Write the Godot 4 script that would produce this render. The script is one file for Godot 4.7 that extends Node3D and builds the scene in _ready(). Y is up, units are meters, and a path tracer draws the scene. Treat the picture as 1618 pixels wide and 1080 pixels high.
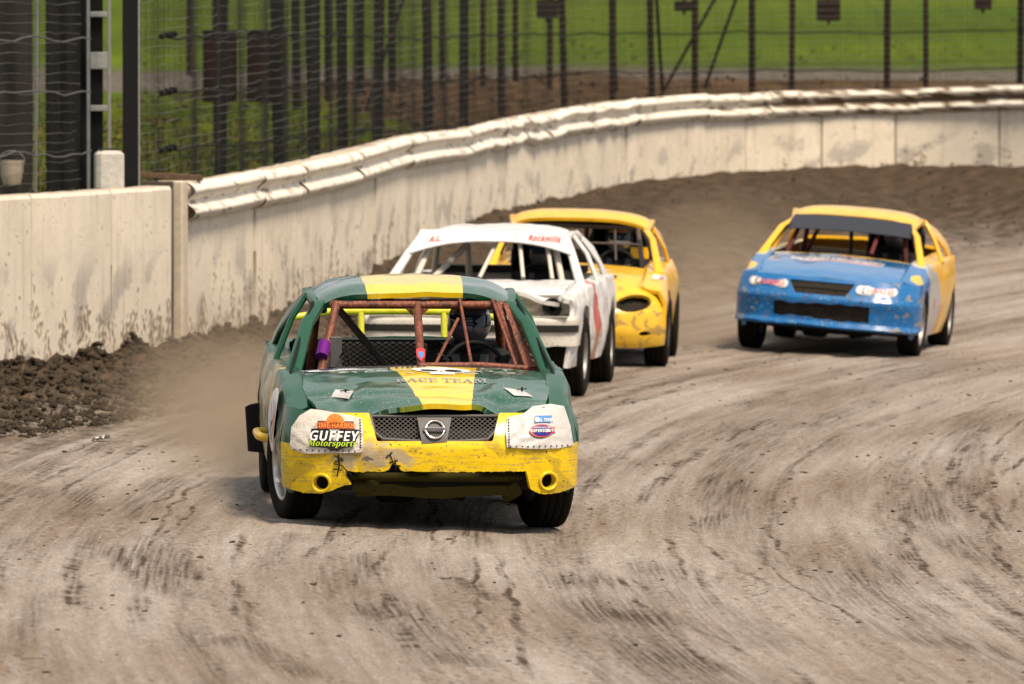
extends Node3D
# A dirt-oval race: four stock cars come out of a banked turn below a concrete wall with a guardrail and a catch fence.
# x runs to the photograph's right, -z away from the camera; distances "d" below are metres in front of the camera (d = -z).

const GREEN := Color(0.0005, 0.064, 0.029)
const YELLOW := Color(0.80, 0.555, 0.003)

var nz := FastNoiseLite.new()
var rng := RandomNumberGenerator.new()
var tex := {}
var M := {}

func _ready() -> void:
	rng.seed = 7
	nz.seed = 11
	nz.noise_type = FastNoiseLite.TYPE_SIMPLEX_SMOOTH
	nz.frequency = 1.0
	nz.fractal_type = FastNoiseLite.FRACTAL_NONE
	# --- camera: a long telephoto lens on a stand about 2.4 m above the groove
	var cam := Camera3D.new()
	cam.name = "camera"
	add_child(cam)
	cam.position = Vector3(0, 2.4, 0)
	cam.rotation = Vector3(-atan(398.0 / 12000.0), 0, 0)
	var lens := CameraAttributesPhysical.new()
	lens.frustum_focal_length = 266.6667
	lens.frustum_focus_distance = 41.9
	lens.exposure_aperture = 6.4
	cam.attributes = lens
	cam.fov = rad_to_deg(2.0 * atan(540.0 / 12000.0))
	cam.near = 0.5
	cam.far = 900.0
	cam.current = true
	# --- sky and sun: bright thin overcast, the sun a soft disc high behind the field to the right
	var env := Environment.new()
	var sky_mat := ProceduralSkyMaterial.new()
	sky_mat.sky_top_color = Color(0.84, 0.85, 0.86)
	sky_mat.sky_horizon_color = Color(0.86, 0.86, 0.86)
	sky_mat.sky_curve = 0.2
	sky_mat.ground_bottom_color = Color(0.36, 0.32, 0.28)
	sky_mat.ground_horizon_color = Color(0.5, 0.47, 0.43)
	sky_mat.sun_angle_max = 0.0
	sky_mat.energy_multiplier = 1.0
	var sky := Sky.new()
	sky.sky_material = sky_mat
	env.sky = sky
	env.background_mode = Environment.BG_SKY
	env.background_energy_multiplier = 0.46
	env.tonemap_mode = Environment.TONE_MAPPER_LINEAR
	env.tonemap_exposure = 2.2
	env.sdfgi_enabled = true
	env.ssao_enabled = true
	env.ssil_enabled = true
	env.volumetric_fog_enabled = true
	env.volumetric_fog_density = 0.0
	var we := WorldEnvironment.new()
	we.name = "world_environment"
	we.environment = env
	add_child(we)
	var sun := DirectionalLight3D.new()
	sun.name = "sun"
	sun.light_energy = 0.8
	sun.light_color = Color(1.0, 0.92, 0.81)
	sun.light_angular_distance = 16.0
	sun.shadow_enabled = true
	add_child(sun)
	sun.look_at_from_position(Vector3(9, 24, 13), Vector3.ZERO, Vector3.UP)

	make_textures()
	make_materials()
	build_setting()
	build_cars()
	build_dust()

# ---------------------------------------------------------------- mesh helpers
class MB:
	var v := PackedVector3Array()
	var n := PackedVector3Array()
	var t := PackedVector2Array()
	var c := PackedColorArray()
	var i := PackedInt32Array()
	func add(p: Vector3, nn: Vector3, uv := Vector2.ZERO, col := Color.WHITE) -> int:
		v.append(p); n.append(nn); t.append(uv); c.append(col)
		return v.size() - 1
	func tri(a: int, b: int, d: int) -> void:   # front faces run clockwise: turned to agree with the normals
		if (v[b] - v[a]).cross(v[d] - v[a]).dot(n[a] + n[b] + n[d]) > 0.0:
			i.append(a); i.append(d); i.append(b)
		else:
			i.append(a); i.append(b); i.append(d)
	func face(pts: Array, out_from: Vector3, col := Color.WHITE) -> void:   # a flat convex polygon that faces away from a point
		var nn: Vector3 = (pts[1] - pts[0]).cross(pts[2] - pts[0]).normalized()
		var mid := Vector3.ZERO
		for p in pts: mid += p
		mid /= pts.size()
		if nn.dot(mid - out_from) < 0.0: nn = -nn
		var k := v.size()
		for p in pts: add(p, nn, Vector2(p.x, p.y), col)
		for j in range(1, pts.size() - 1): tri(k, k + j, k + j + 1)
	func mesh() -> ArrayMesh:
		var a := []
		a.resize(Mesh.ARRAY_MAX)
		a[Mesh.ARRAY_VERTEX] = v
		a[Mesh.ARRAY_NORMAL] = n
		a[Mesh.ARRAY_TEX_UV] = t
		a[Mesh.ARRAY_COLOR] = c
		a[Mesh.ARRAY_INDEX] = i
		var m := ArrayMesh.new()
		m.add_surface_from_arrays(Mesh.PRIMITIVE_TRIANGLES, a)
		return m

func put(mb, called: String, m: Material, parent: Node = self, at := Vector3.ZERO) -> MeshInstance3D:
	var o := MeshInstance3D.new()
	o.name = called
	o.mesh = mb.mesh() if mb is MB else mb
	o.material_override = m
	parent.add_child(o, true)
	o.position = at
	return o

func tag(o: Node, label: String, category: String, group := "", kind := "") -> Node:
	if label: o.set_meta("label", label)
	if category: o.set_meta("category", category)
	if group: o.set_meta("group", group)
	if kind: o.set_meta("kind", kind)
	return o

var taken := {}
func base(called: String, at := Vector3.ZERO) -> Node3D:
	var o := Node3D.new()
	o.name = numbered(called)
	add_child(o)
	o.position = at
	return o
func numbered(called: String) -> String:
	taken[called] = taken.get(called, -1) + 1
	return called if taken[called] == 0 else "%s_%03d" % [called, taken[called]]

func lut(t: Array, x: float) -> float:   # smooth table [x0, y0, x1, y1, ...], x ascending
	var k := t.size() / 2
	if x <= t[0]: return t[1]
	if x >= t[2 * k - 2]: return t[2 * k - 1]
	var j := 0
	while t[2 * j + 2] < x: j += 1
	var x0: float = t[2 * j]
	var x1: float = t[2 * j + 2]
	var y0: float = t[2 * j + 1]
	var y1: float = t[2 * j + 3]
	var h := x1 - x0
	var s := (y1 - y0) / h
	var m0 := s
	var m1 := s
	if j > 0:
		var sp: float = (y0 - t[2 * j - 1]) / (x0 - t[2 * j - 2])
		m0 = 0.0 if sp * s <= 0.0 else 2.0 * sp * s / (sp + s)
	if j < k - 2:
		var sn: float = (t[2 * j + 5] - y1) / (t[2 * j + 4] - x1)
		m1 = 0.0 if sn * s <= 0.0 else 2.0 * sn * s / (sn + s)
	var u := (x - x0) / h
	var u2 := u * u
	var u3 := u2 * u
	return (2 * u3 - 3 * u2 + 1) * y0 + (u3 - 2 * u2 + u) * h * m0 + (3 * u2 - 2 * u3) * y1 + (u3 - u2) * h * m1

func spow(x: float, e: float) -> float:
	return signf(x) * pow(absf(x), e)

# a surface f(u, v) over a grid, cut where mask(point, uv) < 0, with a folded edge of depth "fold"
func surf(mb: MB, f: Callable, nu: int, nv: int, mask = null, fold := 0.0, uvf = null, rim := false, colf = null) -> MB:
	var w := nu + 1
	var P := PackedVector3Array()
	var U := PackedVector2Array()
	var K := PackedFloat32Array()
	var N := PackedVector3Array()
	for b in nv + 1:
		for a in nu + 1:
			var u := float(a) / nu
			var q := float(b) / nv
			var p: Vector3 = f.call(u, q)
			P.append(p)
			U.append(uvf.call(p, u, q) if uvf != null else Vector2(u, q))
			K.append(mask.call(p, u, q) if mask != null else 1.0)
	for b in nv + 1:
		for a in nu + 1:
			var du := P[b * w + mini(a + 1, nu)] - P[b * w + maxi(a - 1, 0)]
			var dv := P[mini(b + 1, nv) * w + a] - P[maxi(b - 1, 0) * w + a]
			var nn := dv.cross(du)
			N.append(nn.normalized() if nn.length_squared() > 1e-16 else Vector3.UP)
	if fold > 0.0:   # skins face outward, away from the middle of the thing
		var turn := 0.0
		for k in P.size(): turn += N[k].dot(P[k] - Vector3(0, 0.55, clampf(P[k].z, -2.4, 0.1)))
		if turn < 0.0:
			for k in N.size(): N[k] = -N[k]
	var id := PackedInt32Array()
	for k in P.size(): id.append(mb.add(P[k], N[k], U[k], colf.call(P[k]) if colf != null else Color.WHITE))
	for b in nv:
		for a in nu:
			var q := [b * w + a, b * w + a + 1, b * w + w + a + 1, b * w + w + a]
			for tr in [[q[0], q[1], q[2]], [q[0], q[2], q[3]]]:
				var ins := int(K[tr[0]] >= 0) + int(K[tr[1]] >= 0) + int(K[tr[2]] >= 0)
				if ins == 0: continue
				if ins == 3:
					mb.tri(id[tr[0]], id[tr[1]], id[tr[2]])
					continue
				var poly := []
				var cut := []
				for e in 3:
					var x: int = tr[e]
					var y: int = tr[(e + 1) % 3]
					if K[x] >= 0: poly.append(id[x])
					if (K[x] >= 0) != (K[y] >= 0):
						var s := K[x] / (K[x] - K[y])
						var nw := mb.add(P[x].lerp(P[y], s), N[x].lerp(N[y], s).normalized(), U[x].lerp(U[y], s), mb.c[id[x]])
						poly.append(nw); cut.append(nw)
				for e in range(1, poly.size() - 1): mb.tri(poly[0], poly[e], poly[e + 1])
				if fold > 0.0 and cut.size() == 2: _fold(mb, cut[0], cut[1], fold)
	if rim and fold > 0.0:
		for a in nu:
			if K[a] >= 0 and K[a + 1] >= 0: _fold(mb, id[a], id[a + 1], fold)
			var z := nv * w + a
			if K[z] >= 0 and K[z + 1] >= 0: _fold(mb, id[z], id[z + 1], fold)
		for b in nv:
			if K[b * w] >= 0 and K[b * w + w] >= 0: _fold(mb, id[b * w], id[b * w + w], fold)
			var z2 := b * w + nu
			if K[z2] >= 0 and K[z2 + w] >= 0: _fold(mb, id[z2], id[z2 + w], fold)
	return mb

func _fold(mb: MB, a: int, b: int, depth: float) -> void:
	var na := mb.n[a]
	var nb := mb.n[b]
	var e := mb.v[b] - mb.v[a]
	if e.length_squared() < 1e-12: return
	var side := e.cross(na).normalized()
	var k := mb.add(mb.v[a], side, mb.t[a], mb.c[a])
	mb.add(mb.v[b], side, mb.t[b], mb.c[b])
	mb.add(mb.v[b] - nb * depth, side, mb.t[b], mb.c[b])
	mb.add(mb.v[a] - na * depth, side, mb.t[a], mb.c[a])
	mb.tri(k, k + 1, k + 2)
	mb.tri(k, k + 2, k + 3)

# rings of points joined by quads, smooth
func rings(mb: MB, rows: Array, closed := true, caps := true, uscale := 1.0) -> MB:
	var m: int = rows[0].size()
	var k0 := mb.v.size()
	var last := rows.size() - 1
	for b in rows.size():
		var mid := Vector3.ZERO
		for p in rows[b]: mid += p
		mid /= m
		for a in m:
			var nx: Vector3 = rows[b][(a + 1) % m if closed else mini(a + 1, m - 1)] - rows[b][(a + m - 1) % m if closed else maxi(a - 1, 0)]
			var ny: Vector3 = rows[mini(b + 1, last)][a] - rows[maxi(b - 1, 0)][a]
			var nn := nx.cross(ny)
			nn = nn.normalized() if nn.length_squared() > 1e-16 else Vector3.UP
			if closed and nn.dot(rows[b][a] - mid) < 0.0: nn = -nn
			mb.add(rows[b][a], nn, Vector2(float(a) / m * uscale, float(b) / maxf(last, 1)))
	for b in last:
		for a in (m if closed else m - 1):
			var x := k0 + b * m + a
			var y := k0 + b * m + (a + 1) % m
			mb.tri(x, y, y + m)
			mb.tri(x, y + m, x + m)
	if caps and closed:
		var c0 := Vector3.ZERO
		var c1 := Vector3.ZERO
		for p in rows[0]: c0 += p
		for p in rows[last]: c1 += p
		var inside := (c0 + c1) / (2.0 * m)
		mb.face(Array(rows[0]), inside)
		mb.face(Array(rows[last]), inside)
	return mb

func tube(mb: MB, pts: Array, r, sides := 8, caps := true) -> MB:
	var rows := []
	var ref := Vector3.UP
	for k in pts.size():
		var dir: Vector3 = (pts[mini(k + 1, pts.size() - 1)] - pts[maxi(k - 1, 0)]).normalized()
		if absf(dir.dot(ref)) > 0.95: ref = Vector3.RIGHT if absf(dir.x) < 0.9 else Vector3.FORWARD
		var a := dir.cross(ref).normalized()
		var b := dir.cross(a).normalized()
		ref = a.cross(dir).normalized()
		var rad: float = r[k] if r is Array else r
		var ring := []
		for s in sides:
			var g := TAU * s / sides
			ring.append(pts[k] + (a * cos(g) + b * sin(g)) * rad)
		rows.append(ring)
	return rings(mb, rows, true, caps)

# a box with chamfered edges
func cbox(mb: MB, at: Vector3, size: Vector3, bs := Basis.IDENTITY, ch := 0.006, col := Color.WHITE) -> MB:
	var h := size * 0.5
	ch = minf(ch, minf(h.x, minf(h.y, h.z)) * 0.8)
	var lv := []
	for y in [[-h.y, ch], [-h.y + ch, 0.0], [h.y - ch, 0.0], [h.y, ch]]:
		var i0: float = y[1]
		var hx := h.x - i0
		var hz := h.z - i0
		var r := []
		for q in [Vector2(hx - ch, -hz), Vector2(hx, -hz + ch), Vector2(hx, hz - ch), Vector2(hx - ch, hz), Vector2(-hx + ch, hz), Vector2(-hx, hz - ch), Vector2(-hx, -hz + ch), Vector2(-hx + ch, -hz)]:
			r.append(at + bs * Vector3(q.x, y[0], q.y))
		lv.append(r)
	for k in 3:
		for a in 8:
			var b := (a + 1) % 8
			mb.face([lv[k][a], lv[k][b], lv[k + 1][b], lv[k + 1][a]], at, col)
	mb.face(lv[0], at, col)
	mb.face(lv[3], at, col)
	return mb

# a profile [[radius, offset along the axis], ...] turned round the x axis
func lathe_x(mb: MB, prof: Array, at: Vector3, seg := 40) -> MB:
	var rows := []
	for p in prof:
		var ring := []
		for s in seg:
			var g := TAU * s / seg
			ring.append(at + Vector3(p[1], p[0] * cos(g), p[0] * sin(g)))
		rows.append(ring)
	# normals from the profile, so that folded-in profiles stay right
	var k0 := mb.v.size()
	var last := rows.size() - 1
	for b in rows.size():
		for s in seg:
			var nx: Vector3 = rows[b][(s + 1) % seg] - rows[b][(s + seg - 1) % seg]
			var ny: Vector3 = rows[mini(b + 1, last)][s] - rows[maxi(b - 1, 0)][s]
			var nn := nx.cross(ny)
			mb.add(rows[b][s], nn.normalized() if nn.length_squared() > 1e-18 else Vector3.RIGHT, Vector2(float(s) / seg * 6.0, float(b) / last))
	for b in last:
		for s in seg:
			var x := k0 + b * seg + s
			var y := k0 + b * seg + (s + 1) % seg
			mb.tri(x, y, y + seg)
			mb.tri(x, y + seg, x + seg)
	return mb

func line_pts(a: Vector3, b: Vector3, n := 1) -> Array:
	var r := []
	for k in n + 1: r.append(a.lerp(b, float(k) / n))
	return r

# flat lettering laid onto a surface: place(x, y) gives the point for text coordinates in metres
func lettering(words: String, height: float, place: Callable, bold := true, slant := 0.0, serif := false) -> ArrayMesh:
	var tm := TextMesh.new()
	var sf := SystemFont.new()
	sf.font_names = PackedStringArray(["Droid Serif" if serif else "Droid Sans"])
	sf.font_weight = 700 if bold else 400
	tm.font = sf
	tm.text = words
	tm.font_size = 64
	tm.pixel_size = height / 46.0
	tm.depth = 0.0
	tm.curve_step = 2.0
	var a := tm.surface_get_arrays(0)
	var vs: PackedVector3Array = a[Mesh.ARRAY_VERTEX]
	var idx: PackedInt32Array = a[Mesh.ARRAY_INDEX]
	var mb := MB.new()
	for p in vs:
		var x := p.x + p.y * slant
		var q: Vector3 = place.call(x, p.y)
		var nn: Vector3 = (place.call(x + 0.01, p.y) - q).cross(place.call(x, p.y + 0.01) - q).normalized()
		mb.add(q, nn)
	for k in range(0, idx.size(), 3): mb.tri(idx[k], idx[k + 1], idx[k + 2])
	return mb.mesh()

# a flat shape (polygon in x, y) laid onto a surface
func patch(poly: PackedVector2Array, place: Callable) -> MB:
	var mb := MB.new()
	for p in poly:
		var q: Vector3 = place.call(p.x, p.y)
		var nn: Vector3 = (place.call(p.x + 0.01, p.y) - q).cross(place.call(p.x, p.y + 0.01) - q).normalized()
		mb.add(q, nn, p)
	var idx := Geometry2D.triangulate_polygon(poly)
	for k in range(0, idx.size(), 3): mb.tri(idx[k], idx[k + 1], idx[k + 2])
	return mb
func oval(cx: float, cy: float, rx: float, ry: float, n := 24, a0 := 0.0, a1 := TAU) -> PackedVector2Array:
	var r := PackedVector2Array()
	for k in n:
		var g := a0 + (a1 - a0) * k / (n if a1 - a0 > 6.28 else n - 1)
		r.append(Vector2(cx + rx * cos(g), cy + ry * sin(g)))
	return r
func rect2(cx: float, cy: float, w: float, h: float, slant := 0.0) -> PackedVector2Array:
	return PackedVector2Array([Vector2(cx - w / 2 - slant, cy - h / 2), Vector2(cx + w / 2 - slant, cy - h / 2), Vector2(cx + w / 2 + slant, cy + h / 2), Vector2(cx - w / 2 + slant, cy + h / 2)])

# ---------------------------------------------------------------- textures and materials
func seam(size: int, freq: float, octaves: int, sd: int, ridged := false) -> PackedByteArray:
	var f := FastNoiseLite.new()
	f.seed = sd
	f.noise_type = FastNoiseLite.TYPE_SIMPLEX_SMOOTH
	f.frequency = freq
	f.fractal_type = FastNoiseLite.FRACTAL_RIDGED if ridged else FastNoiseLite.FRACTAL_FBM
	f.fractal_octaves = octaves
	var im := f.get_seamless_image(size, size)
	im.convert(Image.FORMAT_L8)
	return im.get_data()

func rgb_tex(size: int, w: int, px: Callable) -> ImageTexture:
	var d := PackedByteArray()
	d.resize(size * w * 3)
	for k in size * w:
		var c: Color = px.call(k)
		d[k * 3] = clampi(int(c.r * 255.0), 0, 255)
		d[k * 3 + 1] = clampi(int(c.g * 255.0), 0, 255)
		d[k * 3 + 2] = clampi(int(c.b * 255.0), 0, 255)
	var im := Image.create_from_data(w, size, false, Image.FORMAT_RGB8, d)
	return ImageTexture.create_from_image(im)

func make_textures() -> void:
	var a := seam(256, 0.012, 4, 3)
	var b := seam(256, 0.06, 4, 5)
	var c := seam(256, 0.16, 2, 9)
	var g := func(k: int) -> Vector3: return Vector3(a[k], b[k], c[k]) / 255.0
	# dust and specks over paint (multiplies the paint)
	tex.grime = rgb_tex(256, 256, func(k):
		var q: Vector3 = g.call(k)
		var dust := smoothstep(0.45, 0.85, q.x * 0.6 + q.y * 0.4) * 0.30
		var s := 1.0 if q.z < 0.80 else 0.62
		return Color(1, 1, 1).lerp(Color(0.80, 0.72, 0.62), dust) * s)
	tex.mild = rgb_tex(256, 256, func(k):
		var q: Vector3 = g.call(k)
		var s := 0.80 + 0.14 * q.x + 0.14 * q.y
		return Color(s, s * 0.995, s * 0.985) * (1.0 if q.z < 0.86 else 0.8))
	tex.rough = rgb_tex(256, 256, func(k):
		var q: Vector3 = g.call(k)
		var s := 0.35 + 0.55 * smoothstep(0.3, 0.75, q.x * 0.5 + q.y * 0.5)
		return Color(s, s, s))
	tex.rust = rgb_tex(256, 256, func(k):
		var q: Vector3 = g.call(k)
		return Color(0.55, 0.34, 0.27).lerp(Color(0.80, 0.52, 0.42), smoothstep(0.35, 0.7, q.y)).lerp(Color(0.34, 0.24, 0.2), smoothstep(0.6, 0.8, q.x)) * (1.0 if q.z < 0.75 else 1.25))
	tex.soil = rgb_tex(256, 256, func(k):
		var q: Vector3 = g.call(k)
		var s := 0.50 + 0.5 * q.y + 0.25 * (q.z - 0.5) + 0.2 * (q.x - 0.5)
		return Color(s, s * 0.99, s * 0.97))
	tex.fine = rgb_tex(256, 256, func(k):
		var q: Vector3 = g.call(k)
		var s := 0.74 + 0.26 * q.y + 0.16 * (q.z - 0.5)
		return Color(s, s, s))
	tex.bump = rgb_tex(256, 256, func(k):
		var q: Vector3 = g.call(k)
		var s := 0.6 * q.y + 0.4 * q.z
		return Color(s, s, s))

func mat(c: Color, rough := 0.7, metal := 0.0) -> StandardMaterial3D:
	var m := StandardMaterial3D.new()
	m.albedo_color = c.linear_to_srgb()
	m.roughness = rough
	m.metallic = metal
	if c.get_luminance() < 0.06 and rough > 0.4: m.metallic_specular = 0.22   # dull dark rubber, plastic and flat black paint
	return m
func tri_tex(m: StandardMaterial3D, t: Texture2D, per_metre: float, world := false) -> StandardMaterial3D:
	m.albedo_texture = t
	m.uv1_triplanar = true
	m.uv1_world_triplanar = world
	m.uv1_scale = Vector3.ONE * per_metre
	return m
func paint(c: Color, rough := 0.40, coat := 0.8, t = null, per_metre := 1.1) -> StandardMaterial3D:
	var m := tri_tex(mat(c, rough), t if t else tex.grime, per_metre)
	m.metallic_specular = 0.4
	m.clearcoat_enabled = coat > 0.0
	m.clearcoat = coat
	m.clearcoat_roughness = 0.13
	return m
func bumpy(m: StandardMaterial3D, cm: float) -> StandardMaterial3D:
	m.heightmap_enabled = true
	m.heightmap_texture = tex.bump
	m.heightmap_scale = cm
	return m

func make_materials() -> void:
	M.green = paint(GREEN, 0.42, 0.4)
	M.yellow = paint(YELLOW)
	M.white = paint(Color(0.72, 0.73, 0.76), 0.42, 0.4, tex.mild)
	M.gold = paint(Color(0.80, 0.46, 0.008), 0.36, 0.7)
	M.blue = paint(Color(0.002, 0.135, 0.40), 0.34, 0.6)
	M.amber = paint(Color(0.82, 0.47, 0.008), 0.36, 0.7)
	M.plate = bumpy(paint(Color(0.58, 0.58, 0.60), 0.4, 0.2, tex.mild, 1.7), 0.4)
	M.plate_warm = bumpy(paint(Color(0.62, 0.58, 0.53), 0.45, 0.2, tex.grime, 1.7), 0.6)
	M.black = mat(Color(0.012, 0.012, 0.013), 0.55)
	M.dark = tri_tex(mat(Color(0.03, 0.029, 0.028), 0.7), tex.mild, 1.5)
	M.dirty_black = tri_tex(mat(Color(0.05, 0.043, 0.036), 0.85), tex.soil, 2.0)
	M.inside = tri_tex(mat(Color(0.045, 0.042, 0.04), 0.8), tex.mild, 1.5)
	M.rubber = tri_tex(mat(Color(0.022, 0.018, 0.015), 0.82), tex.soil, 2.6)
	M.alloy = tri_tex(mat(Color(0.62, 0.61, 0.60), 0.28, 0.9), tex.mild, 2.0)
	M.steel = tri_tex(mat(Color(0.34, 0.34, 0.35), 0.5, 0.7), tex.mild, 2.0)
	M.gunmetal = tri_tex(mat(Color(0.085, 0.085, 0.09), 0.55, 0.15), tex.grime, 2.2)
	M.cage = bumpy(tri_tex(mat(Color(0.42, 0.32, 0.27), 0.6, 0.1), tex.rust, 2.4), 0.05)
	M.cage_white = tri_tex(mat(Color(0.62, 0.58, 0.52), 0.55), tex.grime, 2.0)
	M.cage_dark = tri_tex(mat(Color(0.08, 0.06, 0.055), 0.6), tex.mild, 2.0)
	M.yellow_tube = paint(Color(0.80, 0.50, 0.03), 0.4, 0.4, tex.grime, 3.0)
	M.lime_tube = paint(Color(0.62, 0.62, 0.02), 0.35, 0.5, tex.mild, 3.0)
	M.olive = tri_tex(mat(Color(0.045, 0.040, 0.008), 0.6), tex.grime, 3.0)
	M.tan = tri_tex(mat(Color(0.62, 0.54, 0.44), 0.8), tex.mild, 2.0)
	M.chrome = mat(Color(0.7, 0.7, 0.7), 0.18, 1.0)
	M.wire = mat(Color(0.13, 0.125, 0.115), 0.5, 0.0)
	M.purple = mat(Color(0.12, 0.012, 0.20), 0.5)
	M.orange = mat(Color(0.80, 0.20, 0.015), 0.45)
	M.rust_red = mat(Color(0.36, 0.075, 0.03), 0.5)
	M.lime = mat(Color(0.42, 0.62, 0.02), 0.5)
	M.ink = mat(Color(0.02, 0.02, 0.022), 0.5)
	M.grey_ink = mat(Color(0.26, 0.25, 0.25), 0.5)
	M.red = mat(Color(0.55, 0.03, 0.04), 0.45)
	M.pink_red = mat(Color(0.72, 0.16, 0.13), 0.5)
	M.navy = mat(Color(0.02, 0.03, 0.22), 0.45)
	M.sky_blue = mat(Color(0.06, 0.22, 0.55), 0.45)
	M.sticker = mat(Color(0.74, 0.74, 0.74), 0.4)
	M.film = mat(Color(0.022, 0.024, 0.036), 0.25)
	M.helmet = mat(Color(0.05, 0.042, 0.06), 0.22)
	M.helmet.clearcoat_enabled = true
	M.helmet.clearcoat = 0.8
	M.visor = mat(Color(0.006, 0.02, 0.04), 0.08, 0.0)
	M.suit = tri_tex(mat(Color(0.03, 0.03, 0.034), 0.9), tex.mild, 4.0)
	M.silver = mat(Color(0.5, 0.5, 0.52), 0.3, 0.8)

# ---------------------------------------------------------------- the setting
# the wall's line: x, d, height of its top
const WALL := [-6.9, 24, 1.55, -6.6, 36, 1.57, -6.0, 44, 1.58, -5.0, 51, 1.59, -3.84, 57, 1.60, -2.75, 62, 1.625, -2.1, 66, 1.707, -1.55, 71, 1.808, -0.95, 76, 1.944, -0.42, 80, 1.99, 0.15, 84, 2.10, 0.75, 87, 2.19, 1.5, 90, 2.28, 2.6, 92.5, 2.338, 3.8, 94, 2.392, 5, 94.5, 2.416, 6.5, 94, 2.47, 9, 92.5, 2.48, 13, 88, 2.5, 17, 82, 2.5]
var wx := PackedVector3Array()      # samples of that line
var wa := PackedFloat32Array()      # arc length at each sample
var wn := PackedVector2Array()      # outward normal (x, d)

func wall_line() -> void:
	var n := WALL.size() / 3
	var p := []
	for k in n: p.append(Vector3(WALL[3 * k], WALL[3 * k + 1], WALL[3 * k + 2]))
	for j in n - 1:
		for k in 12:
			var t := k / 12.0
			var a: Vector3 = p[maxi(j - 1, 0)]
			var b: Vector3 = p[j]
			var c: Vector3 = p[j + 1]
			var e: Vector3 = p[mini(j + 2, n - 1)]
			wx.append(0.5 * (2.0 * b + (c - a) * t + (2.0 * a - 5.0 * b + 4.0 * c - e) * t * t + (3.0 * b - a - 3.0 * c + e) * t * t * t))
	wx.append(p[n - 1])
	wa.append(0.0)
	for k in range(1, wx.size()): wa.append(wa[k - 1] + Vector2(wx[k].x - wx[k - 1].x, wx[k].y - wx[k - 1].y).length())
	for k in wx.size():
		var t := wx[mini(k + 1, wx.size() - 1)] - wx[maxi(k - 1, 0)]
		wn.append(Vector2(-t.y, t.x).normalized())

# point on the wall line at an arc length, moved outward by w and set at height y (or at the wall's top plus y)
func on_wall(arc: float, w: float, y: float, from_top := true) -> Vector3:
	var k := clampi(wa.bsearch(arc) - 1, 0, wa.size() - 2)
	var t := clampf((arc - wa[k]) / (wa[k + 1] - wa[k]), -3.0, 4.0)
	var q := wx[k].lerp(wx[k + 1], t)
	var nn := wn[k].lerp(wn[k + 1], t).normalized()
	return Vector3(q.x + nn.x * w, (q.z if from_top else 0.0) + y, -(q.y + nn.y * w))
func along_wall(arc: float) -> Vector3:
	return (on_wall(arc + 0.1, 0, 0) - on_wall(arc - 0.1, 0, 0)).normalized()
func wall_basis(arc: float) -> Basis:
	var t := along_wall(arc)
	t.y = 0
	t = t.normalized()
	return Basis(t, Vector3.UP, t.cross(Vector3.UP))

const GX0 := -14.0
const GD0 := 16.0
const GNX := 121
const GND := 181
var gdist := PackedFloat32Array()
var garc := PackedFloat32Array()
func distance_grid() -> void:   # signed distance from the wall (positive on the track side) and nearest arc length
	gdist.resize(GNX * GND)
	garc.resize(GNX * GND)
	for b in GND:
		for a in GNX:
			var x := GX0 + a * 0.25
			var d := GD0 + b * 0.5
			var best := 1e9
			var bk := 0
			for k in range(0, wx.size(), 2):
				var dx := wx[k].x - x
				var dy := wx[k].y - d
				var q := dx * dx + dy * dy
				if q < best:
					best = q
					bk = k
			var o := Vector2(x - wx[bk].x, d - wx[bk].y)
			var nd := o.dot(wn[bk])
			var td := o.dot(Vector2(wn[bk].y, -wn[bk].x))
			gdist[b * GNX + a] = -signf(nd) * sqrt(best) if absf(td) > 1.0 else -nd
			garc[b * GNX + a] = wa[bk] + td
func wall_dist(x: float, d: float) -> Vector2:
	var fx := clampf((x - GX0) / 0.25, 0.0, GNX - 1.001)
	var fd := clampf((d - GD0) / 0.5, 0.0, GND - 1.001)
	var a := int(fx)
	var b := int(fd)
	var u := fx - a
	var q := fd - b
	var k := b * GNX + a
	return Vector2(lerpf(lerpf(gdist[k], gdist[k + 1], u), lerpf(gdist[k + GNX], gdist[k + GNX + 1], u), q),
		lerpf(lerpf(garc[k], garc[k + 1], u), lerpf(garc[k + GNX], garc[k + GNX + 1], u), q))

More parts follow.
